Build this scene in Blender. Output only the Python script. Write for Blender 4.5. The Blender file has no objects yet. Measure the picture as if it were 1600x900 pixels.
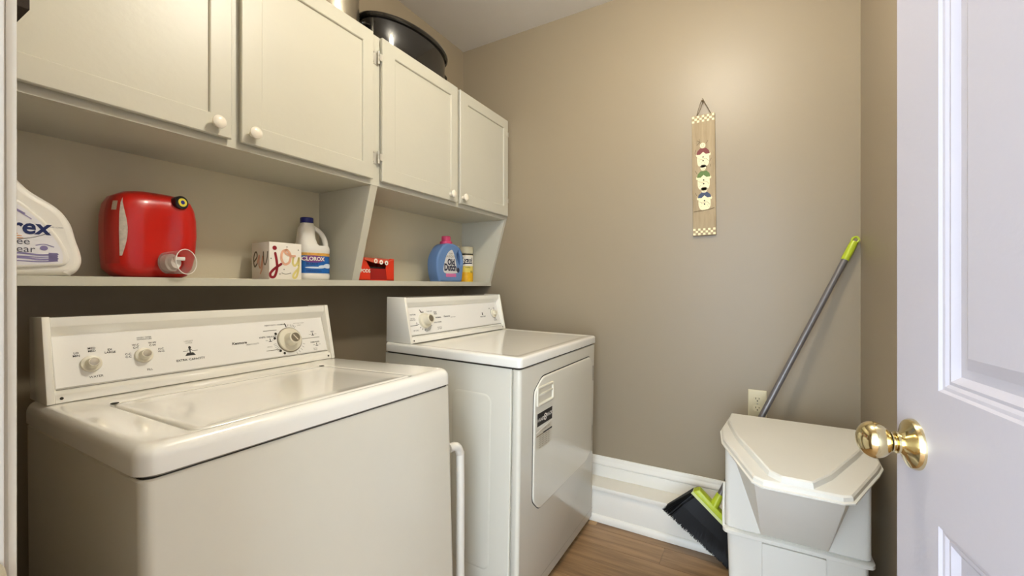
import bpy, bmesh, math, random
from mathutils import Vector, Matrix
random.seed(7)
S = bpy.context.scene
COL = S.collection
R = math.radians

# ------------------------------------------------------------------ camera, world, lamps, exposure
cam = bpy.data.objects.new('camera', bpy.data.cameras.new('camera'))
COL.objects.link(cam)
cam.data.sensor_width = 36.0
cam.data.lens = 656.0 / 1600.0 * 36.0
cam.data.shift_y = -3.0 / 1600.0
cam.data.clip_start = 0.01
cam.location = (0.0, 0.0, 1.15)
cam.rotation_euler = (R(90), 0, R(30.2 - 90))
S.camera = cam

W = bpy.data.worlds.new('hall daylight'); S.world = W
W.use_nodes = True
bg = W.node_tree.nodes['Background']
bg.inputs[0].default_value = (0.70, 0.83, 1.0, 1)
bg.inputs[1].default_value = 5.4

S.view_settings.view_transform = 'Standard'
S.view_settings.look = 'None'
S.view_settings.gamma = 1.0
S.view_settings.use_curve_mapping = False
S.view_settings.exposure = 0.90

LAMP = (0.95, 0.20, 2.46)
LAMP_STRENGTH = 140.0


# ------------------------------------------------------------------ materials
def lin(c):
    return tuple(((v / 255) / 12.92 if v / 255 <= 0.04045 else ((v / 255 + 0.055) / 1.055) ** 2.4) for v in c) + (1.0,)


MATS = {}


def mat(name, rgb, rough=0.5, metal=0.0, var=0.04, vscale=12.0, bump=0.0, bscale=200.0, coat=0.0, trans=0.0, ior=1.45, emit=None):
    if name in MATS:
        return MATS[name]
    m = bpy.data.materials.new(name); m.use_nodes = True
    nt = m.node_tree; b = nt.nodes['Principled BSDF']
    c = lin(rgb)
    tc = nt.nodes.new('ShaderNodeTexCoord')
    nz = nt.nodes.new('ShaderNodeTexNoise'); nz.inputs['Scale'].default_value = vscale; nz.inputs['Detail'].default_value = 4
    nt.links.new(tc.outputs['Object'], nz.inputs['Vector'])
    mx = nt.nodes.new('ShaderNodeMix'); mx.data_type = 'RGBA'
    mx.inputs[6].default_value = tuple(v * (1 - var) for v in c[:3]) + (1,)
    mx.inputs[7].default_value = tuple(min(1, v * (1 + var)) for v in c[:3]) + (1,)
    nt.links.new(nz.outputs['Fac'], mx.inputs[0])
    nt.links.new(mx.outputs[2], b.inputs['Base Color'])
    b.inputs['Roughness'].default_value = rough
    b.inputs['Metallic'].default_value = metal
    b.inputs['IOR'].default_value = ior
    if coat:
        b.inputs['Coat Weight'].default_value = coat
        b.inputs['Coat Roughness'].default_value = 0.08
    if trans:
        b.inputs['Transmission Weight'].default_value = trans
    if bump:
        n2 = nt.nodes.new('ShaderNodeTexNoise'); n2.inputs['Scale'].default_value = bscale; n2.inputs['Detail'].default_value = 3
        nt.links.new(tc.outputs['Object'], n2.inputs['Vector'])
        bp = nt.nodes.new('ShaderNodeBump'); bp.inputs['Strength'].default_value = bump; bp.inputs['Distance'].default_value = 0.002
        nt.links.new(n2.outputs['Fac'], bp.inputs['Height'])
        nt.links.new(bp.outputs['Normal'], b.inputs['Normal'])
    if emit:
        b.inputs['Emission Color'].default_value = emit[0]
        b.inputs['Emission Strength'].default_value = emit[1]
    MATS[name] = m
    return m


def wood_mat(name, dark, light, axis_scale, rough=0.4, rnd=0.12):
    m = bpy.data.materials.new(name); m.use_nodes = True
    nt = m.node_tree; b = nt.nodes['Principled BSDF']
    tc = nt.nodes.new('ShaderNodeTexCoord'); mp = nt.nodes.new('ShaderNodeMapping')
    mp.inputs['Scale'].default_value = axis_scale
    oi = nt.nodes.new('ShaderNodeObjectInfo')
    cb = nt.nodes.new('ShaderNodeCombineXYZ')
    mul = nt.nodes.new('ShaderNodeMath'); mul.operation = 'MULTIPLY'; mul.inputs[1].default_value = 37.0
    nt.links.new(oi.outputs['Random'], mul.inputs[0]); nt.links.new(mul.outputs[0], cb.inputs[0]); nt.links.new(mul.outputs[0], cb.inputs[1])
    nt.links.new(cb.outputs[0], mp.inputs['Location'])
    nt.links.new(tc.outputs['Object'], mp.inputs['Vector'])
    n1 = nt.nodes.new('ShaderNodeTexNoise'); n1.inputs['Scale'].default_value = 1.0; n1.inputs['Detail'].default_value = 8; n1.inputs['Roughness'].default_value = 0.65
    nt.links.new(mp.outputs[0], n1.inputs['Vector'])
    rp = nt.nodes.new('ShaderNodeValToRGB')
    rp.color_ramp.elements[0].position = 0.30; rp.color_ramp.elements[0].color = lin(dark)
    rp.color_ramp.elements[1].position = 0.62; rp.color_ramp.elements[1].color = lin(light)
    nt.links.new(n1.outputs['Fac'], rp.inputs[0])
    hs = nt.nodes.new('ShaderNodeHueSaturation')
    mr = nt.nodes.new('ShaderNodeMapRange'); mr.inputs[3].default_value = 1 - rnd; mr.inputs[4].default_value = 1 + rnd
    nt.links.new(oi.outputs['Random'], mr.inputs[0]); nt.links.new(mr.outputs[0], hs.inputs['Value'])
    nt.links.new(rp.outputs[0], hs.inputs['Color']); nt.links.new(hs.outputs[0], b.inputs['Base Color'])
    b.inputs['Roughness'].default_value = rough
    bp = nt.nodes.new('ShaderNodeBump'); bp.inputs['Strength'].default_value = 0.15; bp.inputs['Distance'].default_value = 0.001
    nt.links.new(n1.outputs['Fac'], bp.inputs['Height']); nt.links.new(bp.outputs[0], b.inputs['Normal'])
    MATS[name] = m
    return m


WALL = mat('beige wall paint', (150, 136, 113), 0.42, var=0.02, vscale=2, bump=0.12, bscale=140)
CEIL = mat('flat ceiling paint', (224, 219, 210), 0.85, var=0.02, bump=0.1, bscale=120)
TRIM = mat('white trim paint', (232, 227, 214), 0.35, var=0.02, bump=0.05, bscale=60)
CAB = mat('cream cabinet paint', (197, 193, 176), 0.38, var=0.025, vscale=5, bump=0.18, bscale=55)
DOORM = mat('white door paint', (190, 185, 190), 0.4, var=0.015, vscale=4, bump=0.15, bscale=90)
ENAM = mat('brightened appliance enamel', (240, 237, 226), 0.16, var=0.012, vscale=6, coat=0.5)  # tops and consoles: enamel lightened to read brighter under the lamp
ENAMF = mat('plain appliance enamel', (222, 217, 200), 0.24, var=0.015, vscale=5, coat=0.3)  # bodies and fronts: the enamel without the lightening of the tops
PANELM = mat('printed control panel', (238, 236, 230), 0.3, var=0.01)
KNOBP = mat('cream knob plastic', (226, 220, 200), 0.3, var=0.01)
CHROME = mat('spun chrome', (168, 162, 148), 0.30, 0.9, var=0.03, vscale=60)
DARKM = mat('dark print', (42, 40, 36), 0.6, var=0.05)
GREYP = mat('grey print', (120, 116, 104), 0.6, var=0.05)
SEAM = mat('seam shadow gasket', (46, 42, 34), 0.8)
BRASS = mat('polished brass', (226, 212, 168), 0.12, 1.0, var=0.05, vscale=30)
STEEL = mat('brushed steel pot', (198, 190, 172), 0.25, 1.0, var=0.05, vscale=40)
ZINC = mat('white painted hinge metal', (205, 200, 186), 0.35, 0.4, var=0.06, vscale=80)
BLACKE = mat('black enamel', (22, 20, 19), 0.12, var=0.3, vscale=160, coat=0.6)
WKNOB = mat('white ceramic knob', (238, 230, 212), 0.18, var=0.01, coat=0.4)
BIN = mat('white bin plastic', (222, 218, 206), 0.42, var=0.02, vscale=9, bump=0.08, bscale=260)
IVORY = mat('ivory outlet plastic', (206, 194, 158), 0.35, var=0.02)
LIME = mat('lime green plastic', (176, 190, 44), 0.35, var=0.04)
GREYMET = mat('grey coated broom tube', (120, 116, 114), 0.35, 0.5, var=0.05, vscale=40)
BRIST = mat('black bristle fibre', (9, 9, 10), 0.6, var=0.3, vscale=120)
REDP = mat('red jug plastic', (190, 20, 8), 0.3, var=0.03, vscale=10, coat=0.2)
BLACKP = mat('black plastic', (18, 18, 22), 0.35)
YELP = mat('yellow plastic ring', (226, 208, 72), 0.4)
BLUEP = mat('deep blue plastic', (24, 36, 128), 0.35)
CLEAR = mat('clear cup plastic', (245, 238, 236), 0.08, trans=0.92, var=0.0, ior=1.3)
WHITEP = mat('white bottle plastic', (236, 232, 222), 0.35, var=0.015)
PAPER = mat('white printed card', (240, 234, 222), 0.6, var=0.02)
CAPB = mat('navy bottle cap', (28, 32, 108), 0.35)
LBLUE = mat('bright blue label', (28, 98, 176), 0.4, var=0.35, vscale=30)
LABW = mat('white label film', (236, 234, 236), 0.4, var=0.02)
PODR = mat('red orange carton card', (216, 52, 22), 0.45, var=0.04)
PODI = mat('dark red carton panel', (150, 20, 16), 0.5, var=0.04)
SKY = mat('pale blue bottle plastic', (98, 130, 176), 0.35, var=0.05)
PINK = mat('pink cap plastic', (214, 74, 116), 0.35, var=0.03)
LABELG = mat('pale label paper', (212, 210, 206), 0.5, var=0.05)
YELC = mat('yellow canister wrap', (232, 212, 104), 0.4, var=0.12, vscale=25)
YELD = mat('golden citrus print', (228, 176, 30), 0.45, var=0.25, vscale=50)
CREAMC = mat('cream canister lid', (232, 222, 188), 0.4)
FABRIC = mat('dark brown cloth', (58, 48, 38), 0.9, var=0.15, bump=0.3, bscale=300)
FOLK = mat('cream folk paint', (238, 224, 180), 0.6, var=0.05, vscale=90)
BURG = mat('burgundy folk paint', (120, 60, 58), 0.7, var=0.12, vscale=90)
GRNF = mat('green folk paint', (92, 116, 62), 0.7, var=0.12, vscale=90)
BLUF = mat('slate blue folk paint', (62, 74, 96), 0.7, var=0.12, vscale=90)
TAUPE = mat('taupe folk paint', (158, 138, 106), 0.7, var=0.05)
TWIG = mat('brown twig', (92, 74, 46), 0.8, var=0.1)
CRED = mat('crimson print', (140, 18, 34), 0.5)
CPCH = mat('peach print', (232, 178, 148), 0.5)
CYEL = mat('straw yellow print', (222, 206, 128), 0.5)
CGRY = mat('olive grey print', (118, 108, 84), 0.5)
PURP = mat('lilac print', (138, 128, 172), 0.5, var=0.25, vscale=90)
ORNG = mat('orange print', (230, 150, 60), 0.5)
TAN = mat('clear amber floor pad', (176, 140, 92), 0.3)
LAMPM = mat('lit lamp glass', (255, 240, 215), 0.5, emit=((1.0, 0.955, 0.85, 1), LAMP_STRENGTH))
PLANK = wood_mat('oak laminate', (112, 84, 54), (162, 128, 90), (30.0, 2.2, 30.0), 0.36)
BOARDM = wood_mat('pale weathered slat', (146, 126, 94), (170, 150, 116), (4.0, 60.0, 5.0), 0.7, 0.0)


# ------------------------------------------------------------------ mesh helpers
class MB:
    def __init__(s):
        s.v = []; s.f = []

    def add(s, verts, faces):
        o = len(s.v)
        s.v += [tuple(p) for p in verts]
        s.f += [tuple(i + o for i in f) for f in faces]
        return s

    def box(s, x0, y0, z0, x1, y1, z1):
        v = [(x0, y0, z0), (x1, y0, z0), (x1, y1, z0), (x0, y1, z0), (x0, y0, z1), (x1, y0, z1), (x1, y1, z1), (x0, y1, z1)]
        return s.add(v, [(0, 3, 2, 1), (4, 5, 6, 7), (0, 1, 5, 4), (1, 2, 6, 5), (2, 3, 7, 6), (3, 0, 4, 7)])

    def loft(s, rings, cap0=True, cap1=True, closed=True):
        n = len(rings[0]); o = len(s.v); f = []
        for r in rings:
            s.v += [tuple(p) for p in r]
        for k in range(len(rings) - 1):
            for i in range(n if closed else n - 1):
                j = (i + 1) % n
                f.append((o + k * n + i, o + k * n + j, o + (k + 1) * n + j, o + (k + 1) * n + i))
        if cap0: f.append(tuple(o + i for i in reversed(range(n))))
        if cap1: f.append(tuple(o + (len(rings) - 1) * n + i for i in range(n)))
        s.f += f
        return s

    def lathe(s, prof, org=(0, 0, 0), axis=(0, 0, 1), n=24):
        a = Vector(axis).normalized()
        u = a.orthogonal().normalized(); w = a.cross(u)
        o = Vector(org)
        rings = []
        for r, t in prof:
            r = max(r, 1e-5)
            rings.append([o + a * t + (u * math.cos(2 * math.pi * i / n) + w * math.sin(2 * math.pi * i / n)) * r for i in range(n)])
        return s.loft(rings)

    def tube(s, pts, rad, n=10, flat=None):
        P = [Vector(p) for p in pts]
        rad = rad if isinstance(rad, (list, tuple)) else [rad] * len(P)
        rings = []; prev = None
        for i, p in enumerate(P):
            t = (P[min(i + 1, len(P) - 1)] - P[max(i - 1, 0)]).normalized()
            if prev is None:
                u = t.orthogonal().normalized()
            else:
                u = (prev - t * prev.dot(t)).normalized()
            prev = u; w = t.cross(u)
            ring = []
            for k in range(n):
                d = (u * math.cos(2 * math.pi * k / n) + w * math.sin(2 * math.pi * k / n)) * rad[i]
                if flat: d = d - Vector(flat[0]) * d.dot(Vector(flat[0])) * (1 - flat[1])
                ring.append(p + d)
            rings.append(ring)
        return s.loft(rings)

    def build(s, name, m, parent=None, bevel=0.0, seg=2, smooth=35, label=None, kind=None, mx=None):
        me = bpy.data.meshes.new(name)
        me.from_pydata(s.v, [], s.f)
        bm = bmesh.new(); bm.from_mesh(me)
        bmesh.ops.remove_doubles(bm, verts=bm.verts, dist=1e-6)
        bmesh.ops.recalc_face_normals(bm, faces=bm.faces)
        if bevel:
            es = [e for e in bm.edges if len(e.link_faces) == 2 and e.calc_face_angle(0) > R(30)]
            bmesh.ops.bevel(bm, geom=es, offset=bevel, segments=seg, affect='EDGES', profile=0.5, clamp_overlap=True)
        if mx is not None:
            bm.transform(mx)
        bm.to_mesh(me); bm.free()
        return link(name, me, m, parent, smooth, label, kind)


def link(name, me, m, parent=None, smooth=35, label=None, kind=None):
    me.materials.clear(); me.materials.append(m)
    if smooth:
        me.polygons.foreach_set('use_smooth', [True] * len(me.polygons))
        me.set_sharp_from_angle(angle=R(smooth))
    o = bpy.data.objects.new(name, me); COL.objects.link(o)
    if parent is not None: o.parent = parent
    if label: o['label'] = label
    if kind: o['kind'] = kind
    return o


def thing(name, label, cat, loc=(0, 0, 0), rot=(0, 0, 0), group=None):
    o = bpy.data.objects.new(name, None); COL.objects.link(o)
    o.empty_display_size = 0.05
    o.location = loc; o.rotation_euler = rot
    o['label'] = label; o['category'] = cat
    if group: o['group'] = group
    return o


def tag(o, label, cat, group=None):
    o['label'] = label; o['category'] = cat
    if group: o['group'] = group
    return o


def struct(o, label=None):
    o['kind'] = 'structure'
    if label: o['label'] = label
    return o


def rrect(x0, y0, x1, y1, r, n=5):
    """rounded rectangle, counter-clockwise list of (x, y)"""
    pts = []
    r = max(min(r, (x1 - x0) / 2 - 1e-5, (y1 - y0) / 2 - 1e-5), 1e-5)
    for cx, cy, a0 in ((x1 - r, y0 + r, -90), (x1 - r, y1 - r, 0), (x0 + r, y1 - r, 90), (x0 + r, y0 + r, 180)):
        for i in range(n + 1):
            a = R(a0 + 90 * i / n)
            pts.append((cx + r * math.cos(a), cy + r * math.sin(a)))
    return pts


def xz(pts, y):   # plane facing -Y
    return [(p[0], y, p[1]) for p in pts]


def xy(pts, z):
    return [(p[0], p[1], z) for p in pts]


def catmull(pts, n=8, closed=False):
    P = [Vector(p) for p in pts]; out = []
    m = len(P)
    rng = range(m) if closed else range(m - 1)
    for i in rng:
        p0 = P[(i - 1) % m] if closed or i > 0 else P[0]
        p1 = P[i]; p2 = P[(i + 1) % m]
        p3 = P[(i + 2) % m] if closed or i + 2 < m else P[-1]
        for k in range(n):
            t = k / n
            out.append(0.5 * ((2 * p1) + (p2 - p0) * t + (2 * p0 - 5 * p1 + 4 * p2 - p3) * t * t + (3 * p1 - p0 - 3 * p2 + p3) * t ** 3))
    if not closed: out.append(P[-1])
    return [tuple(p) for p in out]


def slab(name, outlines, thick, bev, m, parent, mx, label=None, off=True):
    """a flat outline (with holes) given depth and rounded edges; local x,y = outline, z = depth"""
    cu = bpy.data.curves.new(name, 'CURVE'); cu.dimensions = '2D'; cu.fill_mode = 'BOTH'
    for pts in outlines:
        sp = cu.splines.new('POLY'); sp.points.add(len(pts) - 1)
        for q, p in zip(sp.points, pts): q.co = (p[0], p[1], 0, 1)
        sp.use_cyclic_u = True
    cu.extrude = thick / 2 - bev; cu.bevel_depth = bev; cu.bevel_resolution = 4
    if off: cu.offset = -bev
    t = bpy.data.objects.new('t', cu); COL.objects.link(t)
    bpy.context.view_layer.update()
    me = bpy.data.meshes.new_from_object(t.evaluated_get(bpy.context.evaluated_depsgraph_get()))
    bpy.data.objects.remove(t); bpy.data.curves.remove(cu)
    me.transform(mx)
    me.name = name
    return link(name, me, m, parent, 50, label)


TXT = {}


def text2d(s, size, align='CENTER', bold=0.0, shear=0.0, xs=1.0):
    key = (s, align, bold, shear)
    if key not in TXT:
        cu = bpy.data.curves.new('t', 'FONT'); cu.body = s; cu.align_x = align; cu.align_y = 'CENTER'
        cu.size = 1.0; cu.offset = bold; cu.shear = shear; cu.resolution_u = 3
        t = bpy.data.objects.new('t', cu); COL.objects.link(t)
        bpy.context.view_layer.update()
        me = bpy.data.meshes.new_from_object(t.evaluated_get(bpy.context.evaluated_depsgraph_get()))
        TXT[key] = ([(v.co.x, v.co.y) for v in me.vertices], [tuple(p.vertices) for p in me.polygons])
        bpy.data.objects.remove(t); bpy.data.curves.remove(cu); bpy.data.meshes.remove(me)
    v, f = TXT[key]
    return [(x * size * xs, y * size) for x, y in v], f


class Decal:
    """flat printing collected in 2D, laid on a surface by a mapping (x, y) -> 3D"""
    def __init__(s):
        s.v = []; s.f = []; s.n = 0

    def add(s, v, f, dx=0, dy=0):
        s.n += 1
        o = len(s.v)
        s.v += [(p[0] + dx, p[1] + dy) for p in v]; s.f += [tuple(i + o for i in q) for q in f]
        return s

    def text(s, t, x, y, size, **k):
        v, f = text2d(t, size, **k); return s.add(v, f, x, y)

    def rect(s, x0, y0, x1, y1):
        return s.add([(x0, y0), (x1, y0), (x1, y1), (x0, y1)], [(0, 1, 2, 3)])

    def poly(s, pts):
        return s.add(pts, [tuple(range(len(pts)))])

    def disc(s, x, y, r, ry=None, n=16):
        ry = ry or r
        return s.poly([(x + r * math.cos(2 * math.pi * i / n), y + ry * math.sin(2 * math.pi * i / n)) for i in range(n)])

    def oval(s, x, y, rx, ry, n=16):
        v = []; f = []
        for i in range(n + 1):
            a = math.pi * i / n
            v += [(x - rx * math.cos(a), y - ry * math.sin(a)), (x - rx * math.cos(a), y + ry * math.sin(a))]
        for i in range(n): f.append((2 * i, 2 * i + 2, 2 * i + 3, 2 * i + 1))
        return s.add(v, f)

    def ring(s, x, y, r0, r1, a0=0, a1=360, n=24):
        v = []; f = []
        for i in range(n + 1):
            a = R(a0 + (a1 - a0) * i / n)
            v += [(x + r0 * math.cos(a), y + r0 * math.sin(a)), (x + r1 * math.cos(a), y + r1 * math.sin(a))]
        for i in range(n): f.append((2 * i, 2 * i + 1, 2 * i + 3, 2 * i + 2))
        return s.add(v, f)

    def stroke(s, pts, w):
        P = [Vector((p[0], p[1])) for p in pts]; v = []; f = []
        for i, p in enumerate(P):
            t = (P[min(i + 1, len(P) - 1)] - P[max(0, i - 1)]).normalized(); n = Vector((-t.y, t.x)) * w / 2
            v += [tuple(p + n), tuple(p - n)]
        for i in range(len(P) - 1): f.append((2 * i, 2 * i + 1, 2 * i + 3, 2 * i + 2))
        s.add(v, f); s.disc(P[0].x, P[0].y, w / 2, n=10); s.disc(P[-1].x, P[-1].y, w / 2, n=10)
        return s

    def build(s, name, m, parent, mapf, label=None):
        me = bpy.data.meshes.new(name)
        me.from_pydata([mapf(*p) for p in s.v], [], s.f)
        return link(name, me, m, parent, 0, label, 'stuff' if s.n > 1 or 'lettering' in name else None)


def plane_map(org, ux, uy, eps=0.0006):
    o = Vector(org); a = Vector(ux).normalized(); b = Vector(uy).normalized(); n = a.cross(b)
    return lambda x, y: tuple(o + a * x + b * y + n * eps)


def copy_tree(o, parent=None):
    c = o.copy(); COL.objects.link(c)
    if parent is not None: c.parent = parent
    for ch in list(o.children): copy_tree(ch, c)
    return c


# ------------------------------------------------------------------ room shell
XF, YB, YR, XD, ZC = 2.108, 1.577, -0.353, 0.085, 2.606
struct(MB().box(-0.06, YR - 0.1, -0.05, XF + 0.1, YB + 0.1, -0.006).build('floor', mat('subfloor', (96, 72, 46), 0.7), smooth=0), 'wood laminate floor')
FLOOR = bpy.data.objects['floor']
pm = None
pw = 0.124
x = -0.055; row = 0
while x < XF:
    y = YR - 0.05 - (0.37 * row) % 0.9
    while y < YB:
        y1 = min(y + 0.9, YB)
        y0 = max(y, YR)
        if y1 > y0 + 0.02:
            p = MB().box(-pw / 2 + 0.0006, y0 + 0.0006 - (y0 + y1) / 2, -0.006, pw / 2 - 0.0006, y1 - 0.0006 - (y0 + y1) / 2, 0.0).build('plank', PLANK, FLOOR, smooth=0)
            p.location = (x + pw / 2, (y0 + y1) / 2, 0)
        y += 0.9
    x += pw; row += 1
struct(MB().box(-0.06, YR - 0.1, ZC, XF + 0.1, YB + 0.1, ZC + 0.06).build('ceiling', CEIL, smooth=0))
struct(MB().box(-0.06, YB, -0.05, XF + 0.1, YB + 0.1, ZC).build('wall_left', WALL, smooth=0), 'beige painted wall behind the machines and cabinets')
struct(MB().box(XF, YR - 0.1, -0.05, XF + 0.1, YB, ZC).build('wall_back', WALL, smooth=0), 'beige painted end wall')
struct(MB().box(-0.06, YR - 0.1, -0.05, XF, YR, ZC).build('wall_right', WALL, smooth=0), 'beige painted wall behind the open door')
wf = MB()
DY0, DY1, DZ = -0.295, 0.487, 2.06
wf.box(-0.04, DY1 + 0.012, 0, XD - 0.008, YB, ZC)
wf.box(-0.04, YR, 0, XD - 0.008, DY0 - 0.012, ZC)
wf.box(-0.04, DY0 - 0.012, DZ, XD - 0.008, DY1 + 0.012, ZC)
struct(wf.build('wall_front', WALL, smooth=0), 'wall with the doorway')

# door frame: jamb, casing, strike plate
jm = MB().box(-0.045, 0.475, 0, 0.0788, DY1 + 0.012, DZ).box(-0.045, DY0 - 0.012, 0, 0.0788, -0.2885, DZ).box(-0.045, DY0, 2.04, 0.0788, DY1, DZ)
JAMB = struct(jm.build('trim_1', mat('dimmed jamb paint', (196, 190, 180), 0.45), bevel=0.0015), 'white door jamb at the left edge')  # jamb colour darkened to hold back the strong hall light
cs = MB().box(0.0775, 0.4795, 0, 0.0855, 0.545, 2.10).box(0.0775, 0.4795 - 0.83, 2.045, 0.0855, 0.4795, 2.10)
struct(cs.build('trim_2', mat('dimmed casing paint', (206, 198, 182), 0.45), bevel=0.001), 'white door casing at the left edge')  # casing colour darkened against the hall light like the jamb
sp = MB()
sp.loft([[(p[0], y_, p[1]) for p in rrect(0.028, 0.905, 0.0795, 0.957, 0.018)] for y_ in (0.4752, 0.4738)])
sp.build('strike_plate', BRASS, JAMB, label='brass strike plate')
MB().loft([[(p[0], y_, p[1]) for p in rrect(0.040, 0.915, 0.0752, 0.942, 0.003)] for y_ in (0.4739, 0.4735)]).build('latch_hole', SEAM, JAMB, label='dark latch hole')

# ceiling / base trim on the end wall
def prof_y(prof, y0, y1, name, m, parent=None):
    # prof: (x, z) polygon, extruded along y
    return MB().loft([[(p[0], y, p[1]) for p in prof] for y in (y0, y1)]).build(name, m, parent, bevel=0.0012, seg=1)


bb = [(XF, 0.172), (XF - 0.013, 0.172), (XF - 0.013, 0.226), (XF - 0.0095, 0.228), (XF - 0.0095, 0.2305), (XF - 0.016, 0.233),
      (XF - 0.016, 0.240), (XF - 0.0125, 0.250), (XF - 0.009, 0.256), (XF - 0.009, 0.261), (XF - 0.0075, 0.266), (XF - 0.006, 0.275), (XF, 0.275)]
struct(prof_y(bb, YR, YB, 'baseboard_back', TRIM), 'white moulded baseboard standing on the boxed ledge')
LEDGE = struct(MB().box(1.990, YR, 0, XF, YB, 0.152).build('trim_3', TRIM, bevel=0.001), 'white boxed ledge along the foot of the end wall')
MB().box(1.981, YR, 0.152, XF, YB, 0.172).build('ledge_cap', TRIM, LEDGE, bevel=0.002)
qr = [(1.990, 0), (1.977, 0)] + [(1.990 - 0.013 * math.cos(R(a)), 0.008 + 0.026 * math.sin(R(a))) for a in range(0, 91, 15)]
prof_y(qr, YR, YB, 'shoe_moulding', TRIM, LEDGE)
br = [(YR, 0), (YR + 0.012, 0), (YR + 0.012, 0.085), (YR + 0.006, 0.10), (YR, 0.10)]
struct(MB().loft([[(x_, p[0], p[1]) for p in br] for x_ in (0.9, 1.976)]).build('baseboard_right', TRIM, bevel=0.001), 'white baseboard at the foot of the right wall')

# the lamp that lights the room
lamp = thing('ceiling_light', 'frosted glass dome light on the ceiling above the machines', 'light', (LAMP[0], LAMP[1], ZC))
MB().lathe([(0.0, 0.0), (0.09, 0.0), (0.09, -0.02), (0.03, -0.03), (0.03, -0.05), (0.0, -0.05)]).build('lamp_base', BRASS, lamp)
MB().lathe([(0.0, -0.045), (0.045, -0.05), (0.062, -0.075), (0.066, -0.11), (0.054, -0.145), (0.025, -0.165), (0.0, -0.168)], n=32).build('lamp_shade', LAMPM, lamp)

# ------------------------------------------------------------------ open door
HX, HY, DA = 0.085, -0.288, R(7.8)
struct(MB().box(-2.2, -1.80, -0.05, -0.06, 2.20, 0.0).build('floor_hall_blocker', mat('hall floor', (150, 112, 74), 0.5), smooth=0), 'unseen hall floor added to block light from below')  # unseen floor, added to keep world light from rising through the doorway
HALLP = mat('hall wall paint', (196, 190, 178), 0.6, var=0.02)
struct(MB().box(-2.2, -1.80, 0.0, -0.06, -1.70, ZC).build('wall_hall_blocker_right', HALLP, smooth=0), 'unseen right hall wall added to block side light')  # unseen wall, added to cut the world light from the right
struct(MB().box(-2.2, 2.10, 0.0, -0.06, 2.20, ZC).build('wall_hall_blocker_left', HALLP, smooth=0), 'unseen left hall wall added to block side light')  # unseen wall, added to cut the world light from the left
struct(MB().box(-0.06, -1.70, 0.0, -0.045, YR - 0.1, ZC).box(-0.06, YB, 0.0, -0.045, 2.10, ZC).build('wall_hall_front', HALLP, smooth=0), 'hall wall beside the doorway')
struct(MB().box(-2.2, -1.80, ZC, -0.06, 2.20, ZC + 0.06).build('ceiling_hall_blocker', CEIL, smooth=0), 'unseen hall ceiling added to block light from above')  # unseen ceiling, added so doorway light comes in level from behind
door = bpy.data.objects.new('door_1', None); COL.objects.link(door)
door.location = (HX, HY, 0); door.rotation_euler = (0, 0, DA)
struct(door, 'white six panel door standing open at the right')
DW, DH, DT = 0.765, 2.02, 0.035
PAN = [(0.112, 0.325), (0.440, 0.653)]
ROWS = [(0.24, 0.846), (1.017, 1.62), (1.735, 1.92)]
# stiles and rails
dl = MB()
zs = [0.012] + [z for r_ in ROWS for z in r_] + [DH]
dl.box(0, -DT, zs[0], PAN[0][0], 0, DH).box(PAN[0][1], -DT, zs[0], PAN[1][0], 0, DH).box(PAN[1][1], -DT, zs[0], DW, 0, DH)
for a, b in PAN:
    for z0, z1 in ((zs[0], zs[1]), (zs[2], zs[3]), (zs[4], zs[5]), (zs[6], zs[7])):
        dl.box(a, -DT, z0, b, 0, z1)
dl.build('door_frame', DOORM, door, smooth=0)
for a, b in PAN:
    for z0, z1 in ROWS:
        rings = []
        for ins, d in ((0.0, 0.0), (0.003, -0.003), (0.007, -0.0035), (0.011, -0.006), (0.015, -0.0055), (0.019, -0.0085), (0.023, -0.0115), (0.034, -0.0115), (0.047, -0.0062), (0.049, -0.0055)):
            rings.append([(p[0], d, p[1]) for p in ((a + ins, z0 + ins), (b - ins, z0 + ins), (b - ins, z1 - ins), (a + ins, z1 - ins))])
        back = [[(p[0], -DT, p[1]) for p in ((a, z0), (b, z0), (b, z1), (a, z1))]]
        MB().loft(back + rings).build('panel', DOORM, door, smooth=0)
kn = MB().lathe([(0.0, 0.0), (0.0345, 0.0), (0.0345, 0.0035), (0.0325, 0.007), (0.026, 0.010), (0.017, 0.0135), (0.0135, 0.017), (0.0150, 0.019), (0.0150, 0.0215), (0.0112, 0.0225), (0.0112, 0.026)],
                (0.712, 0, 0.929), (0, 1, 0), 40)
kn.build('knob_rose', BRASS, door, label='round brass rose behind the knob')
eg = [(0.0, 0.0235), (0.0125, 0.0238), (0.0138, 0.026), (0.0140, 0.0275)]
for i in range(1, 21):
    a = R(20 + 160 * i / 20)
    eg.append((max(0.0, 0.0256 * math.sin(a) * (1 - 0.10 * math.cos(a) ** 1 * 0.5)) if i < 20 else 0.0, 0.0455 - 0.0215 * math.cos(a) * 0.96))
MB().lathe(eg, (0.712, 0, 0.929), (0, 1, 0), 40).build('door_knob', BRASS, door, label='polished brass egg shaped knob')
for z in (0.25, 1.02, 1.80):
    MB().lathe([(0.0, -0.045), (0.006, -0.045), (0.006, 0.045), (0.0, 0.045)], (-0.002, 0.006, z)).build('hinge', BRASS, door, label='brass hinge')

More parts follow.
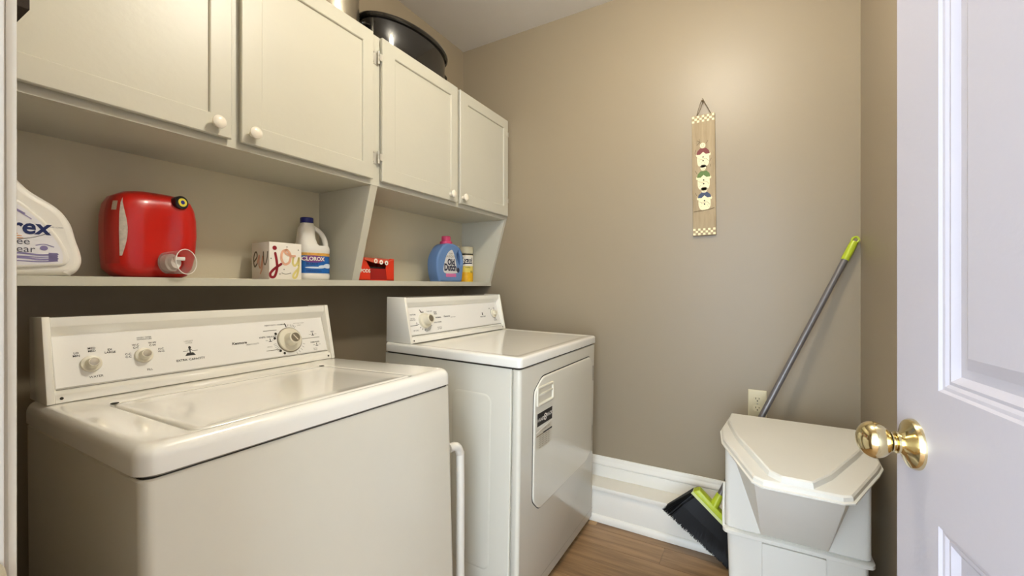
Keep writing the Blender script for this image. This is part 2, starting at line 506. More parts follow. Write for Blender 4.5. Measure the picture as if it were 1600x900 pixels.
# ------------------------------------------------------------------ wall cabinet with shelf
cab = thing('wall_cabinet', 'long cream wall cabinet with four doors and open shelf beneath', 'cabinet', (0, 0, 0))
CY = 1.262
c = MB()
c.box(0.125, CY + 0.016, 1.535, 2.106, YB, 1.553).box(0.125, CY + 0.016, 2.092, 2.106, YB, 2.11).box(0.125, YB - 0.006, 1.553, 2.106, YB, 2.092)
for x0, x1 in ((0.125, 0.143), (1.114, 1.132), (2.088, 2.106)): c.box(x0, CY + 0.016, 1.553, x1, YB - 0.006, 2.092)
c.build('carcass', CAB, cab, bevel=0.001, seg=1)
ff = MB()
for x0, x1 in ((0.125, 0.165), (0.600, 0.642), (1.090, 1.156), (1.604, 1.646), (2.066, 2.106)):
    ff.box(x0, CY, 1.535, x1, CY + 0.016, 2.11)
for x0, x1 in ((0.165, 0.600), (0.642, 1.090), (1.156, 1.604), (1.646, 2.066)):
    ff.box(x0, CY, 1.535, x1, CY + 0.016, 1.575).box(x0, CY, 2.07, x1, CY + 0.016, 2.11)
ff.build('face_frame', CAB, cab, smooth=0)
DOORS = [(0.140, 0.609, 0.195, 0.555, 0.568, 'R'), (0.634, 1.101, 0.692, 1.054, 0.662, 'L'), (1.145, 1.617, 1.212, 1.566, 1.560, 'R'), (1.637, 2.090, 1.702, 2.045, 1.656, 'L')]
for i, (x0, x1, p0, p1, kx, side) in enumerate(DOORS):
    z0, z1 = 1.553, 2.106
    q0, q1 = 1.609, 2.052
    def rc(a, b, c_, d_, y): return [(a, y, b), (c_, y, b), (c_, y, d_), (a, y, d_)]
    rings = [rc(x0 + 0.006, z0 + 0.006, x1 - 0.006, z1 - 0.006, CY - 0.0005), rc(x0 + 0.006, z0 + 0.006, x1 - 0.006, z1 - 0.006, CY - 0.007), rc(x0, z0, x1, z1, CY - 0.008),
             rc(x0, z0, x1, z1, CY - 0.0175), rc(x0 + 0.002, z0 + 0.002, x1 - 0.002, z1 - 0.002, CY - 0.0195),
             rc(p0 - 0.0028, q0 - 0.0028, p1 + 0.0028, q1 + 0.0028, CY - 0.0195), rc(p0 - 0.0002, q0 - 0.0002, p1 + 0.0002, q1 + 0.0002, CY - 0.0178), rc(p0 + 0.0012, q0 + 0.0012, p1 - 0.0012, q1 - 0.0012, CY - 0.0125)]
    d = MB().loft(rings, True, False).build('door', CAB, cab, smooth=0)
    MB().loft([rings[-1], [(p[0], p[1] + 0.004, p[2]) for p in rings[-1]]]).build('door_panel', CAB, d, smooth=0)
    MB().lathe([(0.0, 0.0), (0.008, 0.0), (0.0075, 0.004), (0.0065, 0.010), (0.008, 0.014), (0.0140, 0.0165), (0.0168, 0.0205), (0.0166, 0.024), (0.0130, 0.0275), (0.006, 0.0292), (0.0, 0.0296)],
               (kx, CY - 0.0194, 1.583), (0, -1, 0), 28).build('knob', WKNOB, d)
for hx, s in ((1.1235, 1), (2.0945, -1)):
    for hz in (2.025, 1.643):
        hb = MB()
        hb.box(hx - 0.012, CY - 0.0018, hz - 0.026, hx + 0.012, CY, hz + 0.026)
        hb.box(hx + 0.008 * s, CY - 0.021, hz - 0.013, hx + 0.0225 * s, CY - 0.0185, hz + 0.013) if s > 0 else hb.box(hx - 0.021, CY - 0.0215, hz - 0.013, hx - 0.004, CY - 0.0185, hz + 0.013)
        hb.lathe([(0.0, -0.024), (0.0042, -0.024), (0.0042, -0.009), (0.0036, -0.008), (0.0036, 0.008), (0.0042, 0.009), (0.0042, 0.024), (0.0, 0.027)], (hx + 0.010 * s, CY - 0.0115, hz), n=12)
        for dz in (-0.018, 0.018): hb.lathe([(0.0, 0.0), (0.003, 0.0), (0.0022, 0.0012), (0.0, 0.0015)], (hx - 0.006 * s, CY - 0.0018, hz + dz), (0, -1, 0), 8)
        hb.build('hinge', ZINC, cab, label='white painted metal hinge')
MB().box(0.125, 1.369, 1.150, 2.106, YB, 1.173).build('shelf', CAB, cab, bevel=0.0012, seg=1)
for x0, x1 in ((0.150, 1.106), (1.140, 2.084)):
    MB().box(x0, YB - 0.005, 1.173, x1, YB, 1.535).build('nook_brightener', mat('wall paint brightened in nook', (212, 202, 174), 0.5, var=0.02, vscale=3, bump=0.1, bscale=140), cab, smooth=0, label='added pale panel brightening the back of the open shelf')  # added panel, paler than the wall so the open shelf reads brighter
for x0, x1 in ((0.125, 0.150), (1.106, 1.140), (2.084, 2.106)):
    pts = [(CY + 0.001, 1.535), (YB, 1.535), (YB, 1.173), (1.3695, 1.173)]
    MB().loft([[(x_, p[0], p[1]) for p in pts] for x_ in (x0, x1)]).build('divider', CAB, cab, smooth=0, bevel=0.001, seg=1)


# ------------------------------------------------------------------ washer and dryer
def console(root, ci, Wd, ht, yf, yt, yb, hc):
    t = 0.013
    cp = MB()
    body = [(yb, ht + 0.001), (yb, ht + hc), (yt, ht + hc), (yt - 0.001, ht + hc - 0.020), (yt + 0.0165, ht + hc - 0.040), (yf + 0.0175, ht + 0.026), (yf + 0.004, ht + 0.019), (yf, ht + 0.001)]
    cp.loft([[(x_, p[0], p[1]) for p in body] for x_ in (ci + t, Wd - ci - t)])
    co = cp.build('console', ENAM, root, bevel=0.0012, seg=1)
    for x0 in (ci, Wd - ci - t):
        ec = [(yb + 0.001, ht + 0.001), (yb + 0.001, ht + hc + 0.002), (yt - 0.002, ht + hc + 0.002), (yf - 0.003, ht + 0.001)]
        MB().loft([[(x_, p[0], p[1]) for p in ec] for x_ in (x0, x0 + t)]).build('end_cap', ENAM, co, bevel=0.002)
    p0 = Vector((0, yf + 0.018, ht + 0.030)); p1 = Vector((0, yt + 0.0135 + 0.0025, ht + 0.1405))
    tv = (p1 - p0).normalized(); nv = Vector((1, 0, 0)).cross(tv)
    L = (p1 - p0).length
    a, b = ci + t + 0.004, Wd - ci - t - 0.004
    rings = []
    for ins, d in ((0.0, -0.0005), (0.0, 0.0012), (0.0012, 0.002)):
        rings.append([p0 + Vector((x_, 0, 0)) + tv * y_ + nv * d for x_, y_ in ((a + ins, ins), (b - ins, ins), (b - ins, L - ins), (a + ins, L - ins))])
    pn = MB().loft(rings).build('control_panel', PANELM, root, smooth=0, label='printed control panel')
    pmap = plane_map(p0 + nv * 0.002, (1, 0, 0), tv, 0.0004)
    # thin grey line along the foot of the panel, screws at its lower corners
    Decal().rect(a, -0.004, b, -0.0022).build('panel_line', GREYP, co, plane_map(p0 + nv * 0.001, (1, 0, 0), tv, 0.0014))
    for x_ in (ci + t + 0.010, Wd - ci - t - 0.010):
        MB().lathe([(0.0, 0.0), (0.0032, 0.0), (0.0026, 0.001), (0.0, 0.0014)], (x_, yf + 0.0015, ht + 0.011), nv, 10).build('screw', SEAM, co, label='dark screw')
    def at(x_, y_, d=0.002): return p0 + Vector((x_, 0, 0)) + tv * y_ + nv * d
    return co, pn, pmap, at, nv


def dial(root, at, nv, x_, y_, r0, r1, h0, h1, capr, capm):
    k = MB().lathe([(0.0, 0.0), (r0, 0.0), (r0, h0 * 0.6), (r0 * 0.96, h0), (r1 * 1.08, h0 * 1.15), (r1, h0 * 1.5), (r1 * 0.94, h1 - 0.0015), (r1 * 0.86, h1), (capr, h1), (capr * 0.96, h1 - 0.001), (0.0, h1 - 0.001)],
                   at(x_, y_), nv, 36).build('knob', KNOBP, root)
    MB().lathe([(0.0, 0.0), (capr * 0.95, 0.0), (capr * 0.95, 0.0006), (0.0, 0.0009)], at(x_, y_) + nv * (h1 - 0.001), nv, 28).build('knob_cap', capm, k, label='spun metal knob cap')
    return k


def legs(root, Wd, D, zb, z_front, z_back):
    for x_ in (0.05, Wd - 0.05):
        for y_, zz in ((0.05, z_front), (D - 0.05, z_back)):
            MB().lathe([(0.0, zz), (0.019, zz), (0.019, zz + 0.010), (0.008, zz + 0.012), (0.008, zb + 0.002), (0.0, zb + 0.002)], (x_, y_, 0), n=16).build('foot', BLACKP, root, label='black levelling foot')


# ---- washer
WW, WD = 0.712, 0.635
wash = thing('washing_machine', 'white top loading washing machine nearest the doorway', 'washer', (0.2505, 0.7402, 0.0), (-0.0306, 0, -0.0112))
wash.location.z = 0.0
b = MB()
bo = lambda i, z: xy(rrect(0.004 + i, 0.004 + i, WW - 0.004 - i, WD - i, 0.018), z)
b.loft([bo(0.004, 0.045), bo(0, 0.05), bo(0, 0.862), bo(0.002, 0.8645)])
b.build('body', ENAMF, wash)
MB().loft([xy(rrect(0.008, 0.008, WW - 0.008, WD - 0.004, 0.018), z) for z in (0.860, 0.868)]).build('seam', SEAM, wash, label='dark seam below the top')
ht = 0.915
# deck: ring with a well for the lid
LX0, LX1, LY0, LY1 = 0.084, 0.575, 0.026, 0.400
def rr(i, z, r=0.030): return xy(rrect(i, i, WW - i, WD - i * 0.3, r - min(i, 0.01) * 0.5), z)
rings = [rr(0.006, 0.867), rr(0.0, 0.871), rr(0.0, 0.893)]
for a in range(15, 91, 15):
    rings.append(rr(0.019 * (1 - math.cos(R(a))), 0.893 + (ht - 0.893) * math.sin(R(a))))
def lr(g, z, r=0.020): return xy(rrect(LX0 - g, LY0 - g, LX1 + g, LY1 + g, r + g), z)
rings += [lr(0.010, ht + 0.0002), lr(0.007, ht - 0.0004), lr(0.005, ht - 0.003), lr(0.005, ht - 0.016)]
MB().loft(rings).build('top', ENAM, wash, smooth=50)
lid = MB()
lid.loft([lr(0.001, ht - 0.0155), lr(0.001, ht - 0.004), lr(0.0, ht - 0.0015), lr(-0.003, ht + 0.0004), lr(-0.012, ht + 0.0004), lr(-0.020, ht - 0.0016), lr(-0.05, ht - 0.0022)])
lid.build('lid', ENAM, wash, smooth=50)
for x_ in (LX0 + 0.004, LX1 - 0.004):
    MB().lathe([(0.0, 0.0), (0.007, 0.0), (0.007, 0.0012), (0.0, 0.0016)], (x_, LY1 + 0.0005, ht + 0.0006), n=12).build('lid_bumper', SEAM, wash, label='dark lid hinge slot')
co, pn, pmap, at, nv = console(wash, 0.012, WW, ht, 0.514, 0.549, 0.642, 0.1835)
dial(wash, at, nv, 0.088, 0.0460, 0.0185, 0.0112, 0.006, 0.024, 0.0085, CHROME)
dial(wash, at, nv, 0.1835, 0.0520, 0.0185, 0.0112, 0.006, 0.024, 0.0085, CHROME)
dd = MB().lathe([(0.0, 0.0), (0.041, 0.0), (0.041, 0.002), (0.0, 0.0022)], at(0.557, 0.0495), nv, 40).build('dial_ring', CHROME, wash, label='thin chrome ring around the main dial')
dial(wash, at, nv, 0.557, 0.0495, 0.0385, 0.0205, 0.007, 0.036, 0.0150, CHROME)
MB().box(-0.011, -0.0012, 0.0, 0.011, 0.0012, 0.0012).build('pointer_line', WKNOB, wash, smooth=0, mx=Matrix.Translation(at(0.557, 0.0495) + nv * 0.0355) @ nv.to_track_quat('Z', 'Y').to_matrix().to_4x4() @ Matrix.Rotation(R(-55), 4, 'Z'))
pr = Decal()
for t, x_, y_ in (('LO\nMIN', 0.0655, 0.0705), ('MED\nMED', 0.0915, 0.0785), ('EX\nLARGE', 0.1225, 0.0715), ('C-C\nC-C', 0.1545, 0.0555), ('W-C\nC-C', 0.1705, 0.0765), ('W-W\nC-W', 0.2035, 0.0785), ('H-C\nW-C', 0.2195, 0.0605)):
    pr.text(t, x_, y_, 0.0066, bold=0.02)
pr.text('WASH / RINSE\nTEMPERATURE', 0.1885, 0.0950, 0.0046)
pr.text('EXTRA  CAPACITY', 0.2808, 0.0270, 0.0078, bold=0.02)
pr.text('Kenmore', 0.4060, 0.0562, 0.0105, bold=0.03, shear=0.15)
pr.text('HEAVY DUTY', 0.4420, 0.0487, 0.0062, shear=0.15)
pr.text('HEAVY DUTY / NORMAL', 0.5180, 0.1020, 0.0058, bold=0.02)
pr.text('KNITS / DELICATE', 0.4905, 0.0655, 0.0066, bold=0.02)
pr.text('OFF', 0.640, 0.0690, 0.0062, bold=0.02); pr.text('PERM PRESS', 0.6430, 0.0320, 0.0062, bold=0.02)
pr.text('FILL', 0.192, 0.0150, 0.007); pr.text('WATER', 0.0945, 0.0155, 0.007)
pr.rect(0.276, 0.052, 0.2865, 0.0535); pr.disc(0.2813, 0.0590, 0.0032, 0.0042); pr.poly([(0.2690, 0.0375), (0.2935, 0.0375), (0.2880, 0.0455), (0.2745, 0.0455)])
pr.rect(0.2655, 0.0495, 0.2770, 0.0505); pr.rect(0.2855, 0.0495, 0.2990, 0.0505); pr.rect(0.2800, 0.0450, 0.2826, 0.0560)
for x_, y_ in ((0.4955, 0.0540), (0.6400, 0.0595), (0.6480, 0.0225)):
    pr.rect(x_ - 0.0012, y_ - 0.002, x_ + 0.0012, y_ + 0.006); pr.rect(x_ - 0.005, y_ - 0.004, x_ + 0.005, y_ - 0.002); pr.rect(x_ - 0.014, y_, x_ - 0.006, y_ + 0.0008); pr.rect(x_ + 0.006, y_, x_ + 0.014, y_ + 0.0008)
for a in (150, 168, 222, 240):
    pr.disc(0.557 + 0.0475 * math.cos(R(a)), 0.0495 + 0.0475 * math.sin(R(a)), 0.0042)
for a in range(58, 95, 6):
    ca, sa = math.cos(R(a)), math.sin(R(a))
    pr.stroke([(0.557 + 0.045 * ca, 0.0495 + 0.045 * sa), (0.557 + 0.052 * ca, 0.0495 + 0.052 * sa)], 0.0010)
pr.stroke([(0.5535, 0.093), (0.5500, 0.104)], 0.003)
for a in range(190, 222, 6):
    ca, sa = math.cos(R(a)), math.sin(R(a))
    pr.stroke([(0.557 + 0.045 * ca, 0.0495 + 0.045 * sa), (0.557 + 0.054 * ca, 0.0495 + 0.054 * sa)], 0.0008)
for a in range(-70, -20, 12):
    ca, sa = math.cos(R(a)), math.sin(R(a))
    pr.stroke([(0.557 + 0.046 * ca, 0.0495 + 0.046 * sa), (0.557 + 0.053 * ca, 0.0495 + 0.053 * sa)], 0.0008)
pr.build('lettering', DARKM, pn, pmap, 'dark printed lettering')
gl = Decal().rect(0.479, 0.0845, 0.5210, 0.0862).rect(0.4785, 0.0215, 0.5200, 0.0232).rect(0.600, 0.0470, 0.6630, 0.0486).text('COTTON STURDY', 0.5980, 0.1020, 0.0045).text('SHORT', 0.598, 0.0950, 0.0045)
gl.text('GENTLE', 0.4905, 0.0340, 0.0045).text('EXTRA\nRINSE', 0.640, 0.0080, 0.0048)
gl.text('LARGEST\nLOADS', 0.2810, 0.0745, 0.0050)
gl.build('dial_print', GREYP, pn, pmap, 'grey printed lines')
legs(wash, WW, WD, 0.045, 0.006, 0.026)

# ---- dryer
XW, XDp = 0.750, 0.635
dry = thing('dryer', 'white clothes dryer standing against the end wall', 'dryer', (1.2226, 0.6953, 0.0), (0.0178, 0, -0.0012))
ht = 0.91
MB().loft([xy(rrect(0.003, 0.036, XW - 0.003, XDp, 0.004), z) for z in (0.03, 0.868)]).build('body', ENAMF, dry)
fr = MB()
fo = lambda i, z: xy(rrect(0.002 + i, 0.0 + i, XW - 0.002 - i, 0.034, 0.013), z)
fr.loft([fo(0.002, 0.03), fo(0, 0.033), fo(0, 0.866), fo(0.002, 0.868)])
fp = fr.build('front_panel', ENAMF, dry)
Decal().rect(0.004, 0.070, XW - 0.004, 0.0712).build('kick_line', GREYP, fp, plane_map((0, 0, 0), (1, 0, 0), (0, 0, 1), 0.0005))
MB().loft([xy(rrect(0.007, 0.007, XW - 0.007, XDp - 0.004, 0.013), z) for z in (0.866, 0.874)]).build('seam', SEAM, dry, label='dark seam below the top')
def dr(i, z, r=0.016): return xy(rrect(i - 0.002, i - 0.004, XW + 0.002 - i, XDp, r), z)
rings = [dr(0.004, 0.8735), dr(0.0, 0.876), dr(0.0, 0.899)]
for a in range(18, 91, 18): rings.append(dr(0.010 * (1 - math.cos(R(a))), 0.899 + (ht - 0.899) * math.sin(R(a))))
rings += [dr(0.026, ht), dr(0.036, ht - 0.0025), dr(0.05, ht - 0.0028)]
MB().loft(rings).build('top', ENAM, dry, smooth=50)
# side embossing on the left side
em = [rrect(0.115 + i, 0.15 + i, 0.285 - i, 0.770 - i, 0.03 - i) for i in (0.0, 0.004, 0.008)]
MB().loft([[(0.003 - d, p[0], p[1]) for p in e] for e, d in zip(em, (0.0, 0.0012, 0.0015))]).build('side_emboss', ENAMF, dry, smooth=60)
# door
def dout(i):
    c = [(0.096 + i, 0.42 + 0, 0.0), ]
    pts = [(0.150, 0.338 + i), (0.640 - i * 0.3, 0.338 + i), (0.704 - i, 0.372 + i * 0.3), (0.704 - i, 0.780 - i * 0.3), (0.668, 0.818 - i), (0.165, 0.818 - i), (0.100 + i, 0.775 - i * 0.3), (0.100 + i, 0.385 + i * 0.3)]
    out = []
    n = len(pts)
    for k in range(n):      # round each corner a little
        p = Vector(pts[k]); a = (Vector(pts[k - 1]) - p); b_ = (Vector(pts[(k + 1) % n]) - p)
        r_ = 0.020
        s0 = p + a.normalized() * r_; s1 = p + b_.normalized() * r_
        for t in (0, .25, .5, .75, 1.0):
            out.append(tuple((1 - t) ** 2 * s0 + 2 * t * (1 - t) * p + t * t * s1))
    return out
ring_g = [xz(dout(-0.004), -0.0004), xz(dout(-0.004), -0.0010), xz(dout(0.001), -0.0010), xz(dout(0.001), -0.0004)]
MB().loft(ring_g).build('door_groove', SEAM, fp, label='dark groove around the door')
dd = MB().loft([xz(dout(0.0), 0.0), xz(dout(0.0), -0.0045), xz(dout(0.002), -0.0062), xz(dout(0.006), -0.0068)]).build('door', ENAMF, dry, smooth=50, label='rounded hamper style door')
hd = [(0.0, -0.0066), (0.0, -0.0115), (0.002, -0.0128), (0.006, -0.0128), (0.008, -0.0112), (0.0095, -0.0072)]
MB().loft([xz(rrect(0.112 + i, 0.719 + i, 0.248 - i, 0.788 - i, 0.006), d) for i, d in hd]).build('handle', KNOBP, dd, label='cream recessed door pull')
MB().box(0.121, -0.0118, 0.754, 0.239, -0.007, 0.762).build('handle_lip', KNOBP, dd, bevel=0.001)
fm = plane_map((0, -0.0066, 0), (1, 0, 0), (0, 0, 1), 0.0007)
fm2 = plane_map((0, -0.0066, 0), (1, 0, 0), (0, 0, 1), 0.0012)
lb = Decal().rect(0.119, 0.645, 0.245, 0.692).build('badge', mat('black badge film', (24, 22, 24), 0.4), dd, fm, 'black badge with pale lettering')
Decal().text('HANDI', 0.148, 0.666, 0.0185, bold=0.01).text('RACK', 0.219, 0.670, 0.0185, bold=0.01).ring(0.184, 0.668, 0.0085, 0.013).rect(0.180, 0.664, 0.188, 0.672).build('lettering', PAPER, lb, fm2)
Decal().poly([(0.108, 0.628), (0.112, 0.622), (0.243, 0.640), (0.243, 0.6415)]).build('badge_stripe', PAPER, dd, fm2)
st = Decal().rect(0.112, 0.560, 0.244, 0.634).build('care_sticker', mat('clear sticker film', (205, 198, 178), 0.3), dd, fm, 'pale instruction sticker')
tx = Decal().text('LINT SCREEN', 0.165, 0.626, 0.0085).text('CLEAN BEFORE', 0.205, 0.626, 0.006)
for k in range(6):
    tx.text('MODE  FABRIC  DRYNESS  TIME', 0.178, 0.6035 - 0.0075 * k, 0.0062)
tx.build('lettering', mat('brown print', (132, 112, 78), 0.6), st, fm2)
Decal().rect(0.168, 0.6095, 0.244, 0.6155).build('sticker_bar', DARKM, st, fm2)
Decal().rect(0.114, 0.6095, 0.166, 0.6130).build('sticker_rule', mat('brown print', (132, 112, 78), 0.6), st, fm2)
for z0, z1 in ((0.700, 0.770), (0.412, 0.484)):
    MB().lathe([(0.0, z0), (0.004, z0), (0.004, z1), (0.0, z1)], (0.7065, -0.0045, 0), n=12).build('hinge', CHROME, dry, label='metal door hinge')
co, pn, pmap, at, nv = console(dry, 0.012, XW, ht, 0.506, 0.545, 0.639, 0.1826)
dial(dry, at, nv, 0.128, 0.0560, 0.0330, 0.0200, 0.011, 0.042, 0.0145, CHROME)
dial(dry, at, nv, 0.668, 0.0570, 0.0215, 0.0120, 0.006, 0.020, 0.0090, KNOBP)
pr = Decal()
pr.text('COTTON', 0.068, 0.0850, 0.0078, bold=0.02).text('LESS DRY\nMORE DRY', 0.062, 0.0660, 0.0066).text('AIR ONLY', 0.068, 0.0180, 0.0075).text('TIMED DRY', 0.173, 0.0945, 0.0070).text('PERM\nPRESS', 0.2080, 0.0850, 0.0080, bold=0.02)
pr.text('COOL DOWN', 0.210, 0.0430, 0.0078, bold=0.02).text('MINUTES\nOF HEAT', 0.215, 0.0165, 0.0070).text('NORMAL', 0.222, 0.0640, 0.0090, bold=0.03)
pr.text('Kenmore', 0.282, 0.0660, 0.0115, bold=0.02, shear=0.15).text('HEAVY DUTY', 0.325, 0.0595, 0.0062, shear=0.15)
pr.text('PUSH START', 0.566, 0.0455, 0.0085, bold=0.02).text('OFF', 0.640, 0.0850, 0.0080, bold=0.02).text('ON', 0.683, 0.0850, 0.0080, bold=0.02).text('SIGNAL\nVOLUME', 0.673, 0.0235, 0.0070)
pr.disc(0.566, 0.0625, 0.0035, 0.006).rect(0.561, 0.054, 0.571, 0.058).ring(0.668, 0.0570, 0.024, 0.0255, 100, 300)
pr.rect(0.040, 0.0385, 0.080, 0.0405).rect(0.079, 0.0385, 0.0825, 0.052).poly([(0.112, 0.1050), (0.116, 0.1050), (0.122, 0.0950), (0.136, 0.0950), (0.136, 0.0915), (0.118, 0.0915)])
for a in range(-95, -30, 9):
    ca, sa = math.cos(R(a)), math.sin(R(a))
    pr.stroke([(0.128 + 0.037 * ca, 0.056 + 0.037 * sa), (0.128 + 0.047 * ca, 0.056 + 0.047 * sa)], 0.0022)
for a in (200, 222, 240, 258):
    ca, sa = math.cos(R(a)), math.sin(R(a))
    pr.stroke([(0.128 + 0.038 * ca, 0.056 + 0.038 * sa), (0.128 + 0.043 * ca, 0.056 + 0.043 * sa)], 0.003)
pr.build('lettering', DARKM, pn, pmap, 'dark printed lettering')
legs(dry, XW, XDp, 0.03, 0.002, -0.008)
pad = MB().loft([xy(rrect(1.945, 0.668, 1.9755, 0.708, 0.004), z) for z in (0.0, 0.0015)]).build('floor_pad', TAN)
tag(pad, 'small amber plastic pad under the front corner of the dryer', 'pad')

# folded rack between the machines
rk = thing('drying_rack', 'white folded rack standing between the washer and dryer', 'rack', (1.022, 0.79, 0))
MB().tube(catmull([(0.018, 0, 0.0), (0.018, 0, 0.30), (0.018, 0, 0.60), (0.014, 0, 0.640), (-0.004, 0, 0.662), (-0.03, 0.005, 0.664)], 6), 0.013, 12).build('frame_tube', TRIM, rk)
MB().tube(catmull([(0.018, 0.34, 0.0), (0.018, 0.34, 0.30), (0.018, 0.34, 0.60), (0.014, 0.34, 0.640), (-0.004, 0.34, 0.662), (-0.03, 0.335, 0.664)], 6), 0.013, 12).build('frame_tube', TRIM, rk)
for z in (0.06, 0.10):
    MB().tube([(0.018, 0.0, z), (0.018, 0.34, z)], 0.006, 8).build('rung', TRIM, rk)
MB().tube([(-0.026, 0.003, 0.664), (-0.026, 0.337, 0.664)], 0.013, 10).build('top_rail', TRIM, rk)

# ------------------------------------------------------------------ on top of the cabinet
ZT = 2.110
rp_ = thing('roasting_pot', 'big oval black enamel pot with rim on top of the cabinet', 'pot', (1.438, 1.415, ZT))
def oval(rx, ry, z, n=56): return [(rx * math.cos(2 * math.pi * i / n), ry * math.sin(2 * math.pi * i / n), z) for i in range(n)]
MB().loft([oval(0.215, 0.118, 0.0), oval(0.232, 0.126, 0.006), oval(0.240, 0.131, 0.025), oval(0.243, 0.133, 0.160), oval(0.239, 0.129, 0.160), oval(0.236, 0.127, 0.03), oval(0.22, 0.115, 0.012)]).build('body', BLACKE, rp_)
rings = []
for i in range(57):
    a = 2 * math.pi * i / 56
    c_ = Vector((0.248 * math.cos(a), 0.137 * math.sin(a), 0.164)); nrm = Vector((math.cos(a) * 0.138, math.sin(a) * 0.252, 0)).normalized()
    rings.append([c_ + (nrm * math.cos(2 * math.pi * k / 10) + Vector((0, 0, 1)) * math.sin(2 * math.pi * k / 10)) * 0.010 for k in range(10)])
MB().loft(rings, False, False).build('rim', BLACKE, rp_)
for s in (1, -1):
    MB().tube(catmull([(s * 0.238, 0.035, 0.118), (s * 0.266, 0.030, 0.112), (s * 0.272, 0.0, 0.110), (s * 0.266, -0.030, 0.112), (s * 0.238, -0.035, 0.118)], 5), 0.006, 8).build('handle', BLACKE, rp_)
spt = thing('stock_pot', 'tall brushed steel pot on the cabinet beside the black pot', 'pot', (1.030, 1.415, ZT))
MB().lathe([(0.0, 0.0), (0.108, 0.0), (0.115, 0.008), (0.115, 0.26), (0.118, 0.262), (0.118, 0.266), (0.110, 0.266), (0.110, 0.012), (0.0, 0.012)], n=48).build('body', STEEL, spt)
for s in (1, -1):
    MB().tube(catmull([(-0.03, s * 0.113, 0.21), (-0.026, s * 0.140, 0.215), (0.026, s * 0.140, 0.215), (0.03, s * 0.113, 0.21)], 5), 0.005, 8).build('handle', STEEL, spt)

# ------------------------------------------------------------------ things on the shelf
ZS = 1.1732
MXZ = lambda loc, rz=0.0: Matrix.Translation(loc) @ Matrix.Rotation(rz, 4, 'Z') @ Matrix.Rotation(R(90), 4, 'X')
# white detergent jug (handle side to the right)
jw = thing('detergent_jug', 'white laundry detergent jug with purple label at left shelf end', 'jug', (0.255, 1.455, ZS), (0, 0, R(-4)))
out = catmull([(-0.105, 0.000), (0.060, 0.0), (0.084, 0.004), (0.097, 0.020), (0.1005, 0.045), (0.091, 0.085), (0.081, 0.125), (0.060, 0.158), (0.018, 0.190), (-0.010, 0.222), (-0.030, 0.226), (-0.080, 0.200), (-0.104, 0.150), (-0.110, 0.05)], 6, True)
slab('body', [out], 0.112, 0.015, WHITEP, jw, MXZ((0, 0, 0)))
slab('front_face', [catmull([(-0.088, 0.022), (0.040, 0.021), (0.074, 0.030), (0.074, 0.056), (0.058, 0.094), (0.030, 0.135), (-0.004, 0.168), (-0.045, 0.180), (-0.088, 0.155)], 6, True)], 0.014, 0.005, WHITEP, jw, MXZ((0, -0.0555, 0)))
MB().lathe([(0.0, 0.0), (0.030, 0.0), (0.030, 0.030), (0.026, 0.034), (0.0, 0.034)], (-0.058, 0, 0.214), n=24).build('cap', PURP, jw)
jm_ = plane_map((0, -0.0625, 0), (1, 0, 0), (0, 0, 1), 0.0004)
jm2 = plane_map((0, -0.0625, 0), (1, 0, 0), (0, 0, 1), 0.0010)
jl = Decal().poly(catmull([(-0.085, 0.030), (0.050, 0.028), (0.066, 0.036), (0.064, 0.060), (0.048, 0.095), (0.020, 0.135), (-0.012, 0.162), (-0.050, 0.170), (-0.085, 0.150)], 5, True)).build('label', LABW, jw, jm_)
Decal().text('Purex', -0.0055, 0.1075, 0.047, bold=0.025, xs=0.92, shear=0.08).build('brand_lettering', mat('navy print', (20, 36, 92), 0.45), jl, jm2, 'big navy lettering')
Decal().text('Free', -0.003, 0.0755, 0.0215).text('Clear', 0.0, 0.0585, 0.0215).text('2X MORE LOADS', 0.052, 0.1110, 0.004).build('lettering', mat('slate print', (84, 84, 96), 0.5), jl, jm2)
pp = Decal()
for k in range(4):
    z_ = 0.0325 + k * 0.0050
    pp.stroke(catmull([(-0.08, z_), (0.0, z_ + 0.002 * (k % 2)), (0.03, z_ - 0.001), (0.058, z_ + 0.002)], 5), 0.0038 if k % 2 else 0.0024)
pp.disc(0.037, 0.0625, 0.0062, 0.0056).stroke(catmull([(0.025, 0.068), (0.038, 0.071), (0.052, 0.066)], 6), 0.0018).rect(0.044, 0.0335, 0.058, 0.0525)
pp.stroke(catmull([(-0.02, 0.150), (0.000, 0.140), (0.018, 0.126)], 6), 0.0018).stroke(catmull([(-0.03, 0.157), (-0.012, 0.150), (0.008, 0.137)], 6), 0.003)
pp.build('label_print', PURP, jl, jm2, 'lilac wave print')
Decal().stroke(catmull([(-0.01, 0.0790), (0.020, 0.0850), (0.046, 0.0980)], 6), 0.0011).build('label_curve', DARKM, jl, jm2)
Decal().stroke([(-0.03, 0.0925), (-0.002, 0.0920)], 0.0014).stroke([(-0.03, 0.0880), (0.004, 0.0875)], 0.0014).stroke([(-0.03, 0.0832), (0.006, 0.0825)], 0.0014).build('label_lines', ORNG, jl, jm2)

